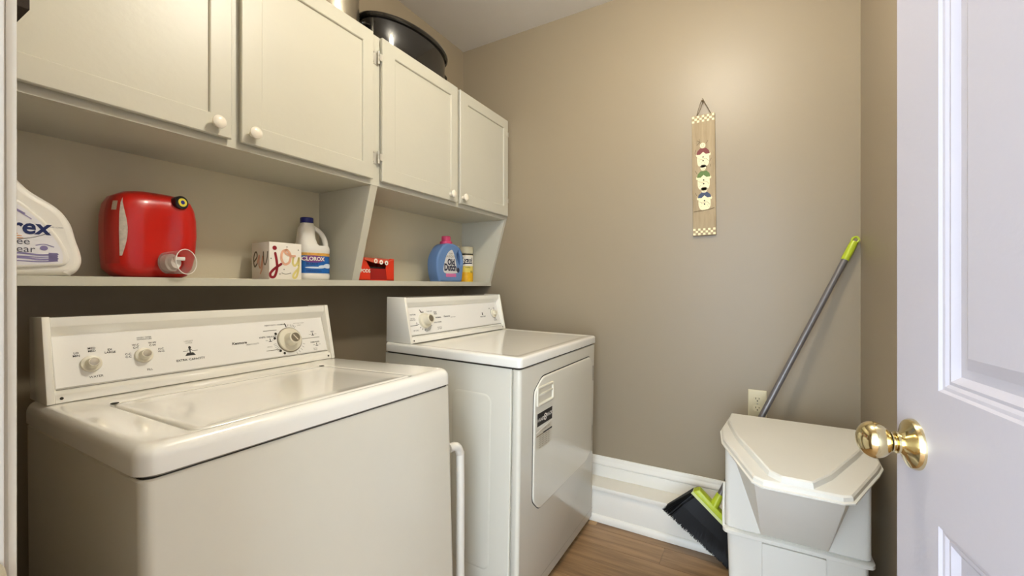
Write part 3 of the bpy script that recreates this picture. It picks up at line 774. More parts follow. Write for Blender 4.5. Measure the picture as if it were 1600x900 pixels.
# red jug lying on its side
rj = thing('detergent_jug', 'large red detergent jug lying on its side with clear cup', 'jug', (0.505, 1.468, ZS), (0, 0, 0))
PZ = [(0.0005, 0.066, 0.052, 0.000), (0.006, 0.078, 0.060, 0.0), (0.025, 0.092, 0.068, -0.002), (0.060, 0.0965, 0.072, 0.0), (0.120, 0.0995, 0.074, 0.001), (0.165, 0.0985, 0.073, 0.001), (0.195, 0.094, 0.070, 0.001), (0.215, 0.085, 0.062, 0.002), (0.228, 0.066, 0.048, 0.004), (0.2345, 0.040, 0.028, 0.006), (0.2355, 0.010, 0.008, 0.006)]
def rjs(th, z, e=0.0):
    for k in range(len(PZ) - 1):
        if PZ[k][0] <= z <= PZ[k + 1][0] or k == len(PZ) - 2:
            t = (z - PZ[k][0]) / (PZ[k + 1][0] - PZ[k][0]); break
    t = max(0, min(1, t))
    rx, ry, cx = [PZ[k][i] + (PZ[k + 1][i] - PZ[k][i]) * t for i in (1, 2, 3)]
    n = 0.55
    c_, s_ = math.cos(th), math.sin(th)
    return (cx + (rx + e) * abs(c_) ** n * (1 if c_ > 0 else -1), (ry + e) * abs(s_) ** n * (1 if s_ > 0 else -1), z)
zz = sorted(set([p[0] for p in PZ] + [0.04, 0.08, 0.10, 0.14, 0.18, 0.205, 0.222, 0.232]))
body = MB().loft([[rjs(2 * math.pi * i / 64, z) for i in range(64)] for z in zz])
for i in range(len(body.v)):     # hollow of the grip on the front
    x_, y_, z_ = body.v[i]
    if y_ < 0:
        g = math.exp(-(((x_ - 0.018) / 0.022) ** 2 + ((z_ - 0.125) / 0.060) ** 2))
        body.v[i] = (x_, y_ + 0.018 * g, z_)
body.build('body', REDP, rj, smooth=60)
def patch(name, th0, th1, z0, z1, m, parent, e=0.0012, n=10, mz=12, cut=None, label=None):
    v = []; f = []
    for j in range(mz + 1):
        z = z0 + (z1 - z0) * j / mz
        a0, a1 = (th0, th1) if cut is None else cut(j / mz)
        for i in range(n + 1): v.append(rjs(a0 + (a1 - a0) * i / n, z, e))
    for j in range(mz):
        for i in range(n):
            q = j * (n + 1) + i; f.append((q, q + 1, q + n + 2, q + n + 1))
    return MB().add(v, f).build(name, m, parent, label=label)
rl = patch('label', R(183), R(224), 0.035, 0.212, mat('dark red label film', (168, 34, 22), 0.45, var=0.06, vscale=60), rj, label='red back label')
patch('label_facts', 0, 0, 0.055, 0.205, mat('grey fact print', (196, 186, 172), 0.5, var=0.35, vscale=140), rl, 0.0018, 6, 12, lambda t: (R(224), R(224) + R(15) * math.sin(math.pi * min(1, t * 0.9 + 0.1)) + 0.01), 'pale drawing panel on the label')
patch('barcode', R(204), R(217), 0.172, 0.196, mat('barcode print', (168, 150, 130), 0.5, var=0.3, vscale=300), rl, 0.0022, 4, 4, None, 'small pale barcode')
ax = Vector((0.25, -0.94, 0.05)).normalized()
vc = MB().lathe([(0.0, -0.012), (0.017, -0.012), (0.0185, 0.0), (0.0185, 0.010), (0.016, 0.0125), (0.0, 0.0125)], (0.046, -0.062, 0.211), ax, 32).build('vent_cap', BLACKP, rj, label='round black cap with yellow ring')
MB().lathe([(0.0062, 0.0), (0.0118, 0.0), (0.0115, 0.0012), (0.0065, 0.0012)], Vector((0.046, -0.062, 0.211)) + ax * 0.0125, ax, 32).build('cap_ring', YELP, vc, label='yellow ring')
MB().lathe([(0.0, 0.0), (0.0060, 0.0), (0.0055, 0.0015), (0.0, 0.0018)], Vector((0.046, -0.062, 0.211)) + ax * 0.0125, ax, 24).build('cap_centre', BLUEP, vc, label='blue centre')
ca = Vector((0.45, -0.88, 0.06)).normalized()
co_ = Vector((0.016, -0.060, 0.0402))
MB().lathe([(0.0, 0.0), (0.023, 0.0), (0.024, 0.006), (0.024, 0.020), (0.019, 0.022), (0.016, 0.030), (0.0, 0.030)], co_, ca, 28).build('spout', WHITEP, rj, label='white pour spout')
MB().box(-0.010, -0.004, -0.005, 0.016, 0.004, 0.005).build('tap_lever', WHITEP, rj, bevel=0.002, mx=Matrix.Translation(co_ + ca * 0.035 + Vector((0, 0, 0.010))))
cp = MB().lathe([(0.0300, 0.004), (0.0318, 0.030), (0.0338, 0.056), (0.0350, 0.060), (0.0336, 0.060), (0.0326, 0.056), (0.0306, 0.030), (0.0288, 0.004)], co_, ca, 36)
cp.build('measuring_cup', CLEAR, rj, label='clear plastic measuring cup over the spout', smooth=60)
rg = []
uu = ca.orthogonal().normalized(); ww = ca.cross(uu)
for i in range(37):
    a = 2 * math.pi * i / 36; dvec = uu * math.cos(a) + ww * math.sin(a)
    rg.append([co_ + ca * 0.0595 + dvec * 0.0342 + (dvec * math.cos(R(60 * k)) + ca * math.sin(R(60 * k))) * 0.0012 for k in range(6)])
MB().loft(rg, False, False).build('cup_rim', WHITEP, rj)

# tissue box
tb = thing('tissue_box', 'square tissue box printed with joy in coloured script', 'box', (0.863, 1.462, ZS), (0, 0, R(-2)))
MB().box(-0.0565, -0.0565, 0.0, 0.0565, 0.0565, 0.126).build('carton', PAPER, tb, bevel=0.0012)
Decal().poly([(0.028 * math.cos(a / 16 * 6.283), 0.020 * math.sin(a / 16 * 6.283)) for a in range(16)]).build('top_opening', GREYP, tb, plane_map((0, 0, 0.126), (1, 0, 0), (0, 1, 0)))
fmap = plane_map((-0.0565, -0.0565, 0.0), (1, 0, 0), (0, 0, 1), 0.0006)
fmap2 = plane_map((-0.0565, -0.0565, 0.0), (1, 0, 0), (0, 0, 1), 0.0012)
lmap = plane_map((-0.0565, 0.0565, 0.0), (0, -1, 0), (0, 0, 1), 0.0006)
lmap2 = plane_map((-0.0565, 0.0565, 0.0), (0, -1, 0), (0, 0, 1), 0.0012)
Decal().stroke(catmull([(0.020, 0.088), (0.025, 0.060), (0.026, 0.036), (0.018, 0.010), (0.006, 0.008), (0.004, 0.020), (0.018, 0.036), (0.040, 0.052)], 8), 0.0085).disc(0.018, 0.106, 0.0075).build('letter_j', CRED, tb, fmap, 'crimson script letter j')
Decal().stroke(catmull([(0.058, 0.102), (0.044, 0.094), (0.041, 0.070), (0.052, 0.052), (0.068, 0.060), (0.072, 0.084), (0.060, 0.102), (0.054, 0.092), (0.074, 0.082), (0.088, 0.082)], 8), 0.0080).build('letter_o', CPCH, tb, fmap2, 'peach script letter o')
Decal().stroke(catmull([(0.083, 0.078), (0.081, 0.058), (0.088, 0.048), (0.098, 0.060), (0.103, 0.076)], 8), 0.0075).stroke(catmull([(0.103, 0.076), (0.102, 0.040), (0.094, 0.010), (0.084, 0.006), (0.084, 0.018), (0.102, 0.040)], 8), 0.0075).build('letter_y', CYEL, tb, fmap, 'straw yellow script letter y')
Decal().stroke(catmull([(0.018, 0.062), (0.036, 0.076), (0.034, 0.092), (0.022, 0.090), (0.014, 0.066), (0.022, 0.044), (0.040, 0.056)], 8), 0.0062).build('letter_e', CGRY, tb, lmap, 'olive script letter on the left face')
Decal().stroke(catmull([(0.040, 0.056), (0.052, 0.082), (0.050, 0.050), (0.062, 0.040), (0.074, 0.078), (0.070, 0.040), (0.060, 0.020)], 8), 0.0060).build('letter_n', CPCH, tb, lmap2)
Decal().stroke(catmull([(0.078, 0.092), (0.080, 0.060), (0.090, 0.050), (0.102, 0.074), (0.104, 0.092)], 8), 0.0056).build('letter_v', CGRY, tb, lmap)
dts = Decal()
for x_, y_ in ((0.101, 0.104), (0.050, 0.034), (0.006, 0.070), (0.10, 0.05), (0.060, 0.112), (0.036, 0.018)): dts.disc(x_, y_, 0.0022, n=8)
dts.stroke(catmull([(0.042, 0.022), (0.056, 0.018), (0.074, 0.022)], 5), 0.002)
dts.build('dots', GREYP, tb, fmap)

# bleach bottle
bb_ = thing('bleach_bottle', 'white bleach bottle with navy cap and bright blue label', 'bottle', (1.020, 1.490, ZS), (0, 0, R(-10)))
sec = lambda hx, hy, cx, z, n=36: [(cx + hx * abs(math.cos(t)) ** 0.7 * (1 if math.cos(t) > 0 else -1), hy * abs(math.sin(t)) ** 0.7 * (1 if math.sin(t) > 0 else -1), z) for t in [2 * math.pi * i / n for i in range(n)]]
prof = [(0.054, 0.040, 0, 0.0), (0.059, 0.044, 0, 0.004), (0.060, 0.045, 0, 0.012), (0.060, 0.045, 0, 0.020), (0.0585, 0.0435, 0, 0.023), (0.0585, 0.0435, 0, 0.104), (0.060, 0.045, 0, 0.108), (0.060, 0.045, 0, 0.122), (0.0575, 0.043, -0.001, 0.132)]
col_ = [(0.035, 0.036, -0.023, 0.140), (0.030, 0.034, -0.026, 0.160), (0.028, 0.031, -0.0255, 0.180), (0.029, 0.027, -0.023, 0.198), (0.023, 0.023, -0.022, 0.210), (0.021, 0.021, -0.022, 0.218)]
bt = MB().loft([sec(*p) for p in prof]).loft([sec(*p) for p in ([(0.044, 0.040, -0.0145, 0.126)] + col_)])
bt.tube(catmull([(-0.014, 0, 0.206), (0.004, 0, 0.203), (0.026, 0, 0.190), (0.043, 0, 0.168), (0.0505, 0, 0.142), (0.050, 0, 0.122)], 6), [0.009] * 10 + [0.0095] * 10 + [0.0100] * 11, 14)
bt.build('bottle', WHITEP, bb_, smooth=60)
MB().lathe([(0.0, 0.0), (0.0235, 0.0), (0.0235, 0.018), (0.022, 0.020), (0.0, 0.020)], (-0.022, 0, 0.219), n=32).build('cap', CAPB, bb_)
def blm(e):
    def fn(x_, z_):
        t = (x_ / 0.0585); t = max(-0.999, min(0.999, t))
        # invert the section: x = hx*cos^0.7
        c_ = abs(t) ** (1 / 0.7); s_ = math.sqrt(max(0, 1 - c_ * c_))
        return (x_ * (1 + e / 0.06), -(0.0435) * s_ ** 0.7 - e, z_)
    return fn
def grid(x0, z0, x1, z1, n=14):
    d = Decal(); v = []; f = []
    for i in range(n + 1):
        x_ = x0 + (x1 - x0) * i / n; v += [(x_, z0), (x_, z1)]
    for i in range(n): f.append((2 * i, 2 * i + 2, 2 * i + 3, 2 * i + 1))
    return d.add(v, f)
bl = grid(-0.056, 0.026, 0.056, 0.092, 20).build('label', LBLUE, bb_, blm(0.0008), 'bright blue label')
grid(-0.056, 0.092, 0.056, 0.103, 20).build('label_band', mat('gold floral print', (214, 160, 70), 0.5, var=0.4, vscale=120), bb_, blm(0.0008), 'gold patterned band')
dl_ = Decal().oval(-0.014, 0.0795, 0.040, 0.0135); dl_.build('logo_oval', mat('plum print', (120, 60, 130), 0.5), bl, blm(0.0014))
Decal().text('CLOROX', -0.015, 0.0795, 0.0205, bold=0.03, xs=0.92).build('brand_lettering', PAPER, bl, blm(0.0022))
Decal().oval(0.038, 0.054, 0.017, 0.009, 8).oval(0.022, 0.052, 0.020, 0.005, 8).oval(-0.010, 0.047, 0.034, 0.0035, 12).build('splash_print', mat('white splash print', (214, 226, 240), 0.5, var=0.1, vscale=60), bl, blm(0.0016))
Decal().text('BLEACH', -0.020, 0.061, 0.011).text('DISINFECTING', -0.014, 0.034, 0.0085).build('lettering', mat('navy print', (20, 36, 92), 0.45), bl, blm(0.0022))

# red carton of pods
pc = thing('pod_carton', 'red orange carton with black front opening beside the divider', 'box', (1.268, 1.470, ZS), (0, 0, 0))
CW, CD, CH = 0.098, 0.060, 0.098
v = MB()
v.box(-CW, -CD, 0, CW, CD, 0.004).box(-CW, CD - 0.002, 0, CW, CD, CH).box(-CW, -CD, 0, -CW + 0.002, CD, CH).box(CW - 0.002, -CD, 0, CW, CD, CH)
fo_ = [[(-CW, 0), (-0.036, 0), (-0.036, 0.052), (-0.070, CH), (-CW, CH)], [(0.058, 0), (CW, 0), (CW, CH), (0.074, CH), (0.052, 0.070), (0.050, 0.052)]]
for pts in fo_: v.loft([[(p[0], y_, p[1]) for p in pts] for y_ in (-CD, -CD + 0.002)])
v.build('carton', PODR, pc, smooth=0)
MB().loft([[(p[0], y_, p[1]) for p in ((-0.036, 0), (0.058, 0), (0.050, 0.052), (-0.036, 0.052))] for y_ in (-CD + 0.001, -CD + 0.003)]).build('front_panel', PODI, pc, smooth=0, label='dark red front panel')
MB().box(-CW + 0.003, -CD + 0.012, 0.005, CW - 0.003, CD - 0.003, 0.060).build('inner_tray', BLACKP, pc, label='black inside of the carton')
# domed lid flap tilting down to the front
fl = []
for i in range(13):
    t = i / 12; x_ = -CW + 2 * CW * t
    fl.append([(x_, CD, CH + 0.001), (x_, -CD * 0.4, CH + 0.0015), (x_, -CD - 0.002, CH - 0.002 - 0.028 * math.sin(math.pi * min(1, t * 1.05)) ** 1.0 * (0.4 + 0.6 * t)), (x_, -CD - 0.003, CH - 0.004 - 0.028 * math.sin(math.pi * min(1, t * 1.05)) * (0.4 + 0.6 * t))])
lf = MB().loft(fl, False, False, False).build('lid_flap', mat('pale red carton lid', (224, 92, 66), 0.4, var=0.05), pc)
Decal().ring(-0.012, -0.014, 0.005, 0.011).ring(0.018, -0.020, 0.005, 0.011).ring(0.047, -0.016, 0.005, 0.011).build('lid_print', PAPER, lf, plane_map((0, -0.005, CH + 0.0025), (1, 0, 0), (0, 1, -0.02), 0.0008))
fw = plane_map((0, -CD - 0.0006, 0), (1, 0, 0), (0, 0, 1), 0.0006)
Decal().text('PODS', -0.062, 0.040, 0.020, bold=0.03).build('lettering', PAPER, pc, fw)
Decal().ring(-0.012, 0.084, 0.004, 0.010).ring(0.018, 0.080, 0.004, 0.010).ring(0.048, 0.078, 0.004, 0.010).build('flap_print', PAPER, lf, plane_map((0, -CD - 0.006, 0), (1, 0, 0), (0, 0, 1), 0.0008))

# pale blue bottle
bu = thing('detergent_bottle', 'pale blue rounded bottle with pink cap', 'bottle', (1.757, 1.432, ZS), (0, 0, R(-6)))
bu.scale = (0.76, 0.78, 0.972)
ob = catmull([(-0.098, 0.0), (0.0, 0.0), (0.100, 0.0), (0.116, 0.010), (0.122, 0.040), (0.130, 0.085), (0.134, 0.120), (0.118, 0.165), (0.088, 0.192), (0.040, 0.206), (-0.034, 0.206), (-0.080, 0.184), (-0.118, 0.140), (-0.130, 0.095), (-0.124, 0.045), (-0.110, 0.010)], 6, True)
ih = catmull([(0.077, 0.166), (0.066, 0.147), (0.078, 0.115), (0.092, 0.094), (0.103, 0.098), (0.102, 0.132), (0.092, 0.158)], 5, True)
slab('body', [ob, ih], 0.098, 0.013, SKY, bu, MXZ((0, 0, 0)))
MB().lathe([(0.0, 0.0), (0.040, 0.0), (0.042, 0.002), (0.042, 0.014), (0.032, 0.018), (0.0315, 0.040), (0.029, 0.044), (0.0, 0.044)], (0.004, 0, 0.205), n=32).build('cap', PINK, bu)
ul = Decal().poly(catmull([(-0.062, 0.048), (0.056, 0.048), (0.062, 0.062), (0.046, 0.120), (0.022, 0.165), (0.002, 0.172), (-0.034, 0.150), (-0.062, 0.100)], 5, True)).build('label', LABELG, bu, plane_map((0, -0.0490, 0), (1, 0, 0), (0, 0, 1), 0.0004))
um = plane_map((0, -0.0492, 0), (1, 0, 0), (0, 0, 1), 0.0007)
Decal().text('Old', 0.002, 0.105, 0.044, bold=0.05).text('Dutch', -0.004, 0.076, 0.050, bold=0.05, xs=0.95).disc(0.072, 0.064, 0.014).build('brand_lettering', mat('navy label print', (34, 36, 60), 0.5), ul, um)
Decal().text('LAUNDRY', -0.006, 0.136, 0.018).text('CLEAN', -0.002, 0.152, 0.013).build('lettering', mat('brown print', (132, 112, 78), 0.6), ul, um)
Decal().rect(-0.048, 0.026, 0.052, 0.044).build('pink_stripe', mat('pink print', (206, 110, 156), 0.5), bu, um, 'pink strip below the label')

# two yellow wipes canisters
def canister(loc, label, rz):
    t = thing('wipes_canister', label, 'canister', loc, (0, 0, rz), 'yellow wipes canisters')
    MB().lathe([(0.0, 0.0), (0.040, 0.0), (0.042, 0.003), (0.042, 0.166), (0.0, 0.166)], n=36).build('body', YELC, t)
    MB().lathe([(0.0, 0.166), (0.0385, 0.166), (0.0385, 0.172), (0.0425, 0.173), (0.0425, 0.205), (0.040, 0.209), (0.0, 0.211)], n=36).build('lid', CREAMC, t)
    def cm(x_, z_): a = x_ / 0.042; return (0.0426 * math.sin(a), -0.0426 * math.cos(a), z_)
    def cm2(x_, z_): a = x_ / 0.042; return (0.0430 * math.sin(a), -0.0430 * math.cos(a), z_)
    grid(-0.07, 0.004, 0.07, 0.058, 20).build('citrus_band', YELD, t, cm, 'golden citrus print')
    grid(-0.10, 0.160, 0.10, 0.168, 24).build('dark_band', DARKM, t, cm, 'dark band below the lid')
    grid(-0.07, 0.095, 0.07, 0.158, 20).build('label_field', PAPER, t, cm, 'cream label field')
    Decal().text('Lysol', 0.0, 0.130, 0.036, bold=0.04, shear=0.2, xs=0.85).stroke(catmull([(-0.036, 0.103), (-0.010, 0.110), (0.034, 0.112)], 6), 0.007).build('brand_lettering', mat('navy label print', (34, 36, 60), 0.5), t, cm2)
    Decal().text('WIPES', 0.006, 0.086, 0.012).text('80', 0.030, 0.060, 0.018).build('lettering', DARKM, t, cm2)
canister((2.030, 1.500, ZS), 'yellow wipes canister standing to the right of the blue bottle', R(-45))
canister((1.940, 1.531, ZS), 'yellow wipes canister half hidden behind the blue bottle', R(-30))

# ------------------------------------------------------------------ end wall: folk-art slat, outlet
XW_ = XF
wh = thing('wall_hanging', 'narrow wooden board painted with three stacked snowmen', 'wall decoration', (XW_, 0.2045, 1.381), (R(-0.6), 0, 0))
def brd(i, x_): return [(x_, p[0], p[1]) for p in rrect(-0.0485 + i, 0.0 + i, 0.0485 - i, 0.553 - i, 0.003)]
MB().loft([brd(0.0, -0.001), brd(0.0, -0.010), brd(0.0015, -0.012)]).build('board', BOARDM, wh, smooth=30)
wm = plane_map((-0.012, 0.0485, 0.0), (0, -1, 0), (0, 0, 1), 0.0004)
wm2 = plane_map((-0.012, 0.0485, 0.0), (0, -1, 0), (0, 0, 1), 0.0009)
wm3 = plane_map((-0.012, 0.0485, 0.0), (0, -1, 0), (0, 0, 1), 0.0014)
wm4 = plane_map((-0.012, 0.0485, 0.0), (0, -1, 0), (0, 0, 1), 0.0019)
def px(u, v): return ((u - 1082.0) / 37.5 * 0.097, 0.553 - (v - 179.0) * (0.553 / 189.0))
for z0 in (0.002, 0.519):
    Decal().rect(0.001, z0, 0.096, z0 + 0.032).build('check_band', TAUPE, wh, wm, 'taupe painted band')
    ck = Decal()
    for i in range(9):
        for j in range(3):
            if (i + j) % 2 == 0: ck.rect(0.0015 + i * 0.0104, z0 + 0.0005 + j * 0.0104, 0.0115 + i * 0.0104, z0 + 0.0102 + j * 0.0104)
    ck.build('check_squares', FOLK, wh, wm2, 'cream painted checks')
twigs = Decal()
for (hu, hv), (b0, b1), (s0, s1), shm, nm in (((1099.5, 227.5), (237, 261), (231, 241), BURG, 'burgundy'), ((1100.0, 262.5), (273, 297), (266.5, 277), GRNF, 'green'), ((1101.0, 297.5), (306, 328), (300, 309), BLUF, 'slate blue')):
    bx, _q = px(hu + 0.5, 0); zt = px(0, b0)[1]; zb = px(0, b1)[1]
    hx_, hz_ = px(hu, hv)
    sb = Decal().poly([(bx + 0.0255 * abs(math.cos(a)) ** 0.8 * (1 if math.cos(a) > 0 else -1), (zt + zb) / 2 + (zt - zb) / 2 * 1.08 * abs(math.sin(a)) ** 0.75 * (1 if math.sin(a) > 0 else -1)) for a in [2 * math.pi * q / 24 for q in range(24)]]).disc(hx_, hz_, 0.0118, 0.0125, 16)
    for q in (-1, 1): sb.disc(bx + q * 0.0265, px(0, s1 + 1)[1], 0.005, 0.007, 10)
    sn = sb.build('snowman', FOLK, wh, wm2, 'cream painted snowman in a ' + nm + ' shawl')
    del sn['kind']
    zs0, zs1 = px(0, s0)[1], px(0, s1)[1]
    Decal().poly([(bx - 0.028, zs1), (bx - 0.024, (zs0 + zs1) / 2), (bx - 0.012, zs0 - 0.002), (bx, zs0 - 0.004), (bx + 0.012, zs0 - 0.002), (bx + 0.024, (zs0 + zs1) / 2), (bx + 0.028, zs1), (bx + 0.012, zs1 - 0.001), (bx, zs1 + 0.010), (bx - 0.012, zs1 - 0.001)]).build('shawl', shm, sn, wm3, nm + ' painted shawl')
    bn_ = Decal()
    for k in (0.36, 0.60): bn_.disc(bx, zt + (zb - zt) * k, 0.0034, n=10)
    for q in (-1, 1): bn_.disc(hx_ + q * 0.004, hz_ + 0.002, 0.0014, n=6)
    bn_.stroke(catmull([(hx_ - 0.005, hz_ - 0.004), (hx_, hz_ - 0.006), (hx_ + 0.005, hz_ - 0.004)], 4), 0.0009)
    if nm != 'burgundy': bn_.stroke(catmull([(hx_ - 0.013, hz_ + 0.006), (hx_ - 0.006, hz_ + 0.012), (hx_ + 0.006, hz_ + 0.012), (hx_ + 0.013, hz_ + 0.006)], 5), 0.003)
    bn_.build('buttons', DARKM, sn, wm4, 'black painted buttons and eyes')
    twigs.stroke(catmull([(bx - 0.022, (zt + zb) / 2 + 0.006), (bx - 0.006, (zt + zb) / 2 - 0.001), (bx + 0.010, (zt + zb) / 2 + 0.003), (bx + 0.022, (zt + zb) / 2 - 0.010)], 6), 0.0011)
    for q in range(5): twigs.disc(bx + random.uniform(-0.018, 0.018), (zt + zb) / 2 + random.uniform(-0.02, 0.01), 0.0012, n=6)
for pts in (([1090, 226], [1095, 222], [1094, 217]), ([1095, 222], [1091, 219]), ([1105, 225], [1108, 221]), ([1089, 245], [1087, 238], [1088, 233]), ([1110, 254], [1113, 249]), ([1090, 271], [1087, 266]), ([1112, 262], [1112, 258]), ([1089, 305], [1087, 301])):
    twigs.stroke([px(*p) for p in pts], 0.0016)
twigs.stroke([px(1084, 330), px(1096, 329), px(1110, 328), px(1117, 326)], 0.0022)
twigs.build('twig_arms', TWIG, wh, wm4, 'brown painted twigs')
for pts in (((-0.010, 0.028, 0.548), (-0.016, 0.020, 0.575), (-0.012, 0.010, 0.608), (-0.005, 0.006, 0.622)), ((-0.010, 0.028, 0.548), (-0.018, 0.012, 0.572), (-0.014, 0.003, 0.600), (-0.005, -0.002, 0.616)), ((-0.010, -0.034, 0.545), (-0.014, -0.022, 0.575), (-0.010, -0.008, 0.605), (-0.005, 0.002, 0.630))):
    MB().tube(catmull(pts, 5), 0.0013, 6).build('hanging_wire', TWIG, wh, label='rusty hanging wire')
MB().lathe([(0.0, 0.0), (0.002, 0.0), (0.002, 0.014), (0.0035, 0.014), (0.0035, 0.016), (0.0, 0.016)], (0.0, 0.002, 0.615), (-1, 0, 0), 10).build('nail', TWIG, wh)

ol = thing('power_outlet', 'ivory double power outlet on the end wall above the bin', 'outlet', (XF, -0.004, 0.641))
def op(i, x_): return [(x_, p[0], p[1]) for p in rrect(-0.0355 + i, -0.0585 + i, 0.0355 - i, 0.0585 - i, 0.003)]
MB().loft([op(0, -0.0003), op(0, -0.003), op(0.003, -0.0058)]).build('cover_plate', IVORY, ol)
for z in (0.0195, -0.0195):
    rc_ = MB().loft([[(x_, 0.0170 * math.cos(2 * math.pi * i / 28), z + max(-0.0125, min(0.0125, 0.0170 * math.sin(2 * math.pi * i / 28)))) for i in range(28)] for x_ in (-0.0055, -0.0072)]).build('receptacle', IVORY, ol)
    s_ = MB()
    for y_, h_ in ((0.0063, 0.0042), (-0.0063, 0.0035)): s_.box(-0.0076, y_ - 0.0012, z + 0.003 - h_ + 0.001, -0.0070, y_ + 0.0012, z + 0.003 + h_)
    s_.lathe([(0.0, 0.0), (0.0026, 0.0), (0.0, 0.0004)], (-0.0073, 0, z - 0.0068), (-1, 0, 0), 12)
    s_.build('slots', SEAM, rc_, label='dark socket slots')
MB().lathe([(0.0, 0.0), (0.003, 0.0), (0.0, 0.0012)], (-0.0058, 0, 0), (-1, 0, 0), 12).build('screw', CHROME, ol)

# ------------------------------------------------------------------ broom leaning in the corner
brm = thing('broom', 'grey handled broom with black bristles leaning into the corner', 'broom', (1.93, 0.137, 0.0))
T = Vector((2.086 - 1.93, -0.337 - 0.137, 1.338)); N = Vector((0, 0, 0.272))
ax = (T - N).normalized(); Ln = (T - N).length
MB().tube([N + ax * 0.0, N + ax * (Ln - 0.085)], 0.0115, 14).build('handle', GREYMET, brm)
g0 = N + ax * (Ln - 0.095)
gp = MB().tube([g0, g0 + ax * 0.004, g0 + ax * 0.06, g0 + ax * 0.078], [0.0128, 0.0140, 0.0140, 0.0125], 16)
u_ = ax.orthogonal().normalized()
side = Vector((0, ax.z, -ax.y)).normalized()
tt = g0 + ax * 0.078
gp.tube(catmull([tt - side * 0.009, tt - side * 0.010 + ax * 0.012, tt + ax * 0.020, tt + side * 0.010 + ax * 0.012, tt + side * 0.009], 5), 0.0042, 8)
gp.build('grip', LIME, brm, label='lime green grip with hanging loop')
# angled head
MB().lathe([(0.0, 0.0), (0.017, 0.0), (0.016, 0.03), (0.0135, 0.055), (0.0, 0.055)], N - ax * 0.035, ax, 16).build('socket', LIME, brm, label='lime green socket')
def P3(y, z, x_=0.0): return Vector((x_, y - 0.137, z))
bk = MB()
A, B_ = P3(0.232, 0.285), P3(0.105, 0.175)
dn = Vector((0, 0.62, -0.78))
for x0, k in ((0.030, 0),):
    bk.loft([[A + Vector((-0.022, 0, 0)), A + Vector((0.022, 0, 0)), A + Vector((0.020, -0.026, 0.012)), A + Vector((-0.020, -0.026, 0.012))],
             [B_ + Vector((-0.022, 0, 0)), B_ + Vector((0.022, 0, 0)), B_ + Vector((0.020, 0.004, 0.032)), B_ + Vector((-0.020, 0.004, 0.032))]])
bk.build('head_block', LIME, brm, bevel=0.003, label='lime green broom head')
MB().loft([[A + Vector((-0.024, -0.002, 0.002)), A + Vector((0.022, -0.002, 0.002)), A + Vector((0.022, 0.006, -0.006)), A + Vector((-0.024, 0.006, -0.006))], [B_ + Vector((-0.024, -0.002, 0.002)), B_ + Vector((0.022, -0.002, 0.002)), B_ + Vector((0.022, 0.006, -0.006)), B_ + Vector((-0.024, 0.006, -0.006))]]).build('head_trim', mat('pale lime plastic', (206, 214, 150), 0.4), brm)
C_, D_ = P3(0.350, 0.182, -0.004), P3(0.085, 0.003, -0.006)
core = MB().loft([[A + Vector((-0.021, 0, 0)), A + Vector((0.021, 0, 0)), C_ + Vector((0.022, -0.010, 0.006)), C_ + Vector((-0.030, -0.010, 0.006))], [B_ + Vector((-0.021, 0, 0)), B_ + Vector((0.021, 0, 0)), D_ + Vector((0.026, 0, 0.010)), D_ + Vector((-0.034, 0, 0.010))]])
core.build('bristle_core', BRIST, brm, smooth=0)
br_ = MB()
for i in range(900):
    s = random.random(); q = random.uniform(-1, 1)
    edge = random.random() < 0.75
    if edge: q = -1 + abs(random.gauss(0, 0.12))
    r0 = A.lerp(B_, s) + Vector((0.021 * q, 0, 0)); r1 = C_.lerp(D_, min(1, max(0, s + random.gauss(0, 0.015)))) + Vector((0.028 * q - 0.004, 0, 0)) + Vector((0, random.gauss(0, 0.003), abs(random.gauss(0, 0.004))))
    r1.z = max(r1.z, 0.002); r1.x = min(r1.x, 0.035)
    m_ = (r0 + r1) / 2 + Vector((-0.003 * (q < -0.5), 0, 0)) + Vector((random.gauss(0, 0.001), random.gauss(0, 0.002), 0.002))
    br_.tube([r0, m_, r1], [0.0013, 0.0013, 0.0006], 3)
br_.build('bristles', BRIST, brm, smooth=0, kind='stuff', label='black bristles')

# ------------------------------------------------------------------ bin
bn = thing('waste_bin', 'white plastic flip top bin in the corner below the outlet', 'bin', (1.65, -0.105, 0))
FW = 0.200
bd = MB()
bd.loft([[(p[0], p[1], z) for p in rrect(0.0 + i, -FW + i, 0.262 - i, FW - i, 0.018)] for i, z in ((0.006, 0.305), (0.0, 0.312), (0.0, 0.606))])
bd.build('upper_body', BIN, bn)
y1, y2 = 0.112, -0.107
Av, Bv, Cv, Dv = (0.0, 0.188, 0.604), (-0.242, 0.112, 0.588), (-0.242, -0.107, 0.588), (0.0, -0.188, 0.604)
Ev, Fv = (-0.004, 0.092, 0.312), (-0.004, -0.092, 0.312)
MB().add([Av, Bv, Cv, Dv, Ev, Fv, (0.02, 0.188, 0.604), (0.02, -0.188, 0.604), (0.02, 0.092, 0.312), (0.02, -0.092, 0.312)],
         [(1, 2, 5, 4), (0, 1, 4), (2, 3, 5), (0, 6, 7, 3, 2, 1), (0, 4, 8, 6), (3, 7, 9, 5), (4, 5, 9, 8), (6, 8, 9, 7)]).build('front_bay', BIN, bn, bevel=0.003, smooth=30)
MB().loft([[(p[0], p[1], z) for p in rrect(-0.012 + i, -FW - 0.008 + i, 0.268, FW + 0.008 - i, 0.022)] for i, z in ((0.005, 0.289), (0.0, 0.292), (0.0, 0.303), (0.005, 0.307))]).build('rim_band', BIN, bn, smooth=50)
MB().tube(catmull([(0.010, FW + 0.004, 0.300), (0.018, FW + 0.006, 0.330), (0.028, FW + 0.006, 0.38), (0.030, FW + 0.004, 0.45)], 5), 0.0045, 8).build('side_rib', BIN, bn)
lo = MB()
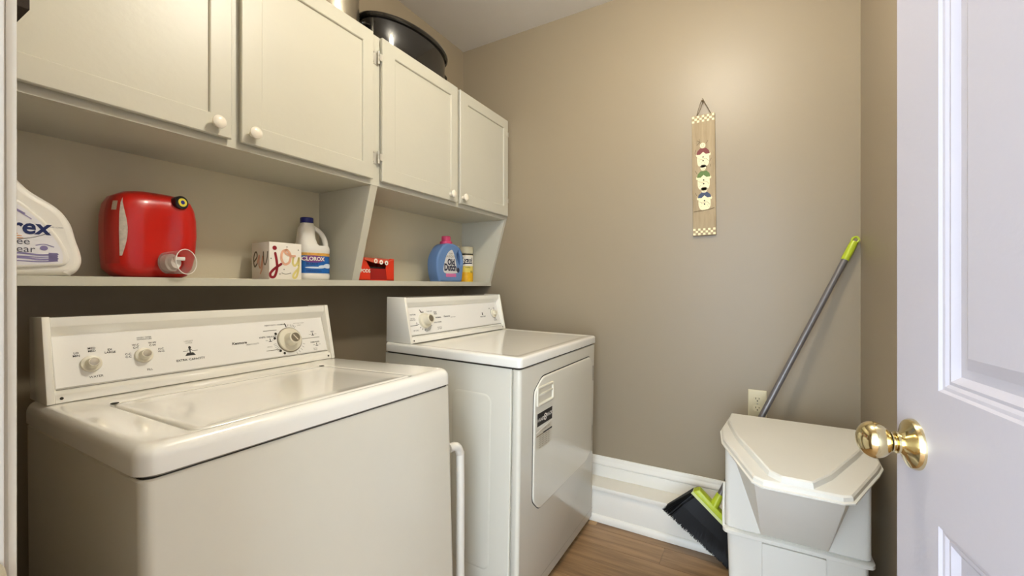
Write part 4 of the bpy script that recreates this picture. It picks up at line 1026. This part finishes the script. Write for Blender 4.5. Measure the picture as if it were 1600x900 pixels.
lo.loft([[(p[0], p[1], z) for p in rrect(0.002 + i, -FW + 0.006 + i, 0.258 - i, FW - 0.006 - i, 0.018)] for i, z in ((0.012, 0.0), (0.008, 0.004), (0.0, 0.290))])
lo.build('lower_body', BIN, bn)
MB().loft([[(0.012, p[0], p[1]) for p in rrect(-0.088, 0.02, 0.090, 0.288, 0.004)], [(-0.006, p[0], p[1]) for p in rrect(-0.086, 0.024, 0.088, 0.284, 0.004)]]).build('lower_panel', BIN, bn, smooth=20)
# lid
LO = [(0.268, 0.205), (0.100, 0.222), (-0.020, 0.210), (-0.070, 0.192), (-0.262, 0.118), (-0.282, 0.090), (-0.282, -0.092), (-0.268, -0.117), (-0.070, -0.203), (-0.020, -0.221), (0.100, -0.228), (0.268, -0.228)]
def ins(pts, d):
    out = []; n = len(pts)
    for k in range(n):
        p = Vector(pts[k]); a = (p - Vector(pts[k - 1])).normalized(); b_ = (Vector(pts[(k + 1) % n]) - p).normalized()
        na = Vector((a.y, -a.x)); nb = Vector((b_.y, -b_.x)); nn = (na + nb).normalized()
        s = 1.0 / max(0.5, nn.dot(na)); out.append(tuple(p + nn * (-d * s)))
    return out
# outline runs clockwise seen from above or not: pick the sign that shrinks
def area(p): return sum(p[i - 1][0] * p[i][1] - p[i][0] * p[i - 1][1] for i in range(len(p))) / 2
sg = 1 if abs(area(ins(LO, 0.01))) < abs(area(LO)) else -1
def lidz(p, z, slope=0.07): return (p[0], p[1], z - max(0, -0.02 - p[0]) * slope)
def lring(d, z): return [lidz(p, z) for p in ins(LO, sg * d)]
lidm = MB().loft([lring(0.014, 0.602), lring(0.0, 0.602), lring(0.0, 0.606), lring(0.005, 0.608), lring(0.006, 0.618), lring(0.010, 0.6225), lring(0.016, 0.624)], True, False)
ql = lring(0.016, 0.624)
lidm.add(ql, [(0, 1, 2, 9, 10, 11), (2, 3, 4, 5, 6, 7, 8, 9)])
ld = lidm.build('lid', BIN, bn, smooth=22)
PL = [(0.255, 0.195), (0.150, 0.200), (-0.020, 0.165), (-0.090, 0.138), (-0.245, 0.076), (-0.272, 0.046), (-0.272, -0.028), (-0.196, -0.078), (-0.020, -0.160), (0.060, -0.190), (0.150, -0.205), (0.255, -0.205)]
sg2 = 1 if abs(area(ins(PL, 0.01))) < abs(area(PL)) else -1
def pring(d, z): return [lidz(p, z) for p in ins(PL, sg2 * d)]
plm = MB().loft([pring(0.0, 0.616), pring(0.0, 0.6255), pring(0.003, 0.6375), pring(0.007, 0.6405)], True, False)
plm.add(pring(0.007, 0.6405), [(0, 1, 2, 3, 8, 9, 10, 11), (3, 4, 5, 6, 7, 8)])
plm.build('lid_plateau', BIN, ld, smooth=22)

# dark cloth by the casing, not identified; only its lower corner shows
hc_ = thing('dark_wedge', 'dark cloth beside the door casing at upper left, not identified', 'wedge', (0.105, 0.655, 1.431))
cl = []
for k in range(9):
    t = k / 8
    cl.append([(0.016 + 0.0, -0.023 + 0.006 * t, -0.0030 + 0.36 * t), (0.010 + 0.003 * math.sin(8 * t), 0.02, -0.012 + 0.36 * t), (0.013, 0.07, -0.025 + 0.36 * t), (0.008 + 0.003 * math.sin(7 * t), 0.12 - 0.02 * t, -0.040 + 0.37 * t), (-0.006, 0.12 - 0.02 * t, -0.040 + 0.37 * t), (-0.006, -0.022 + 0.006 * t, -0.0030 + 0.36 * t)])
MB().loft(cl).build('wedge', FABRIC, hc_, smooth=60)
MB().lathe([(0.0, 0.0), (0.010, 0.0), (0.010, 0.004), (0.005, 0.006), (0.005, 0.022), (0.008, 0.026), (0.0, 0.028)], (-0.028, 0.05, 0.300), (1, 0, 0), 12).build('hook', ZINC, hc_)
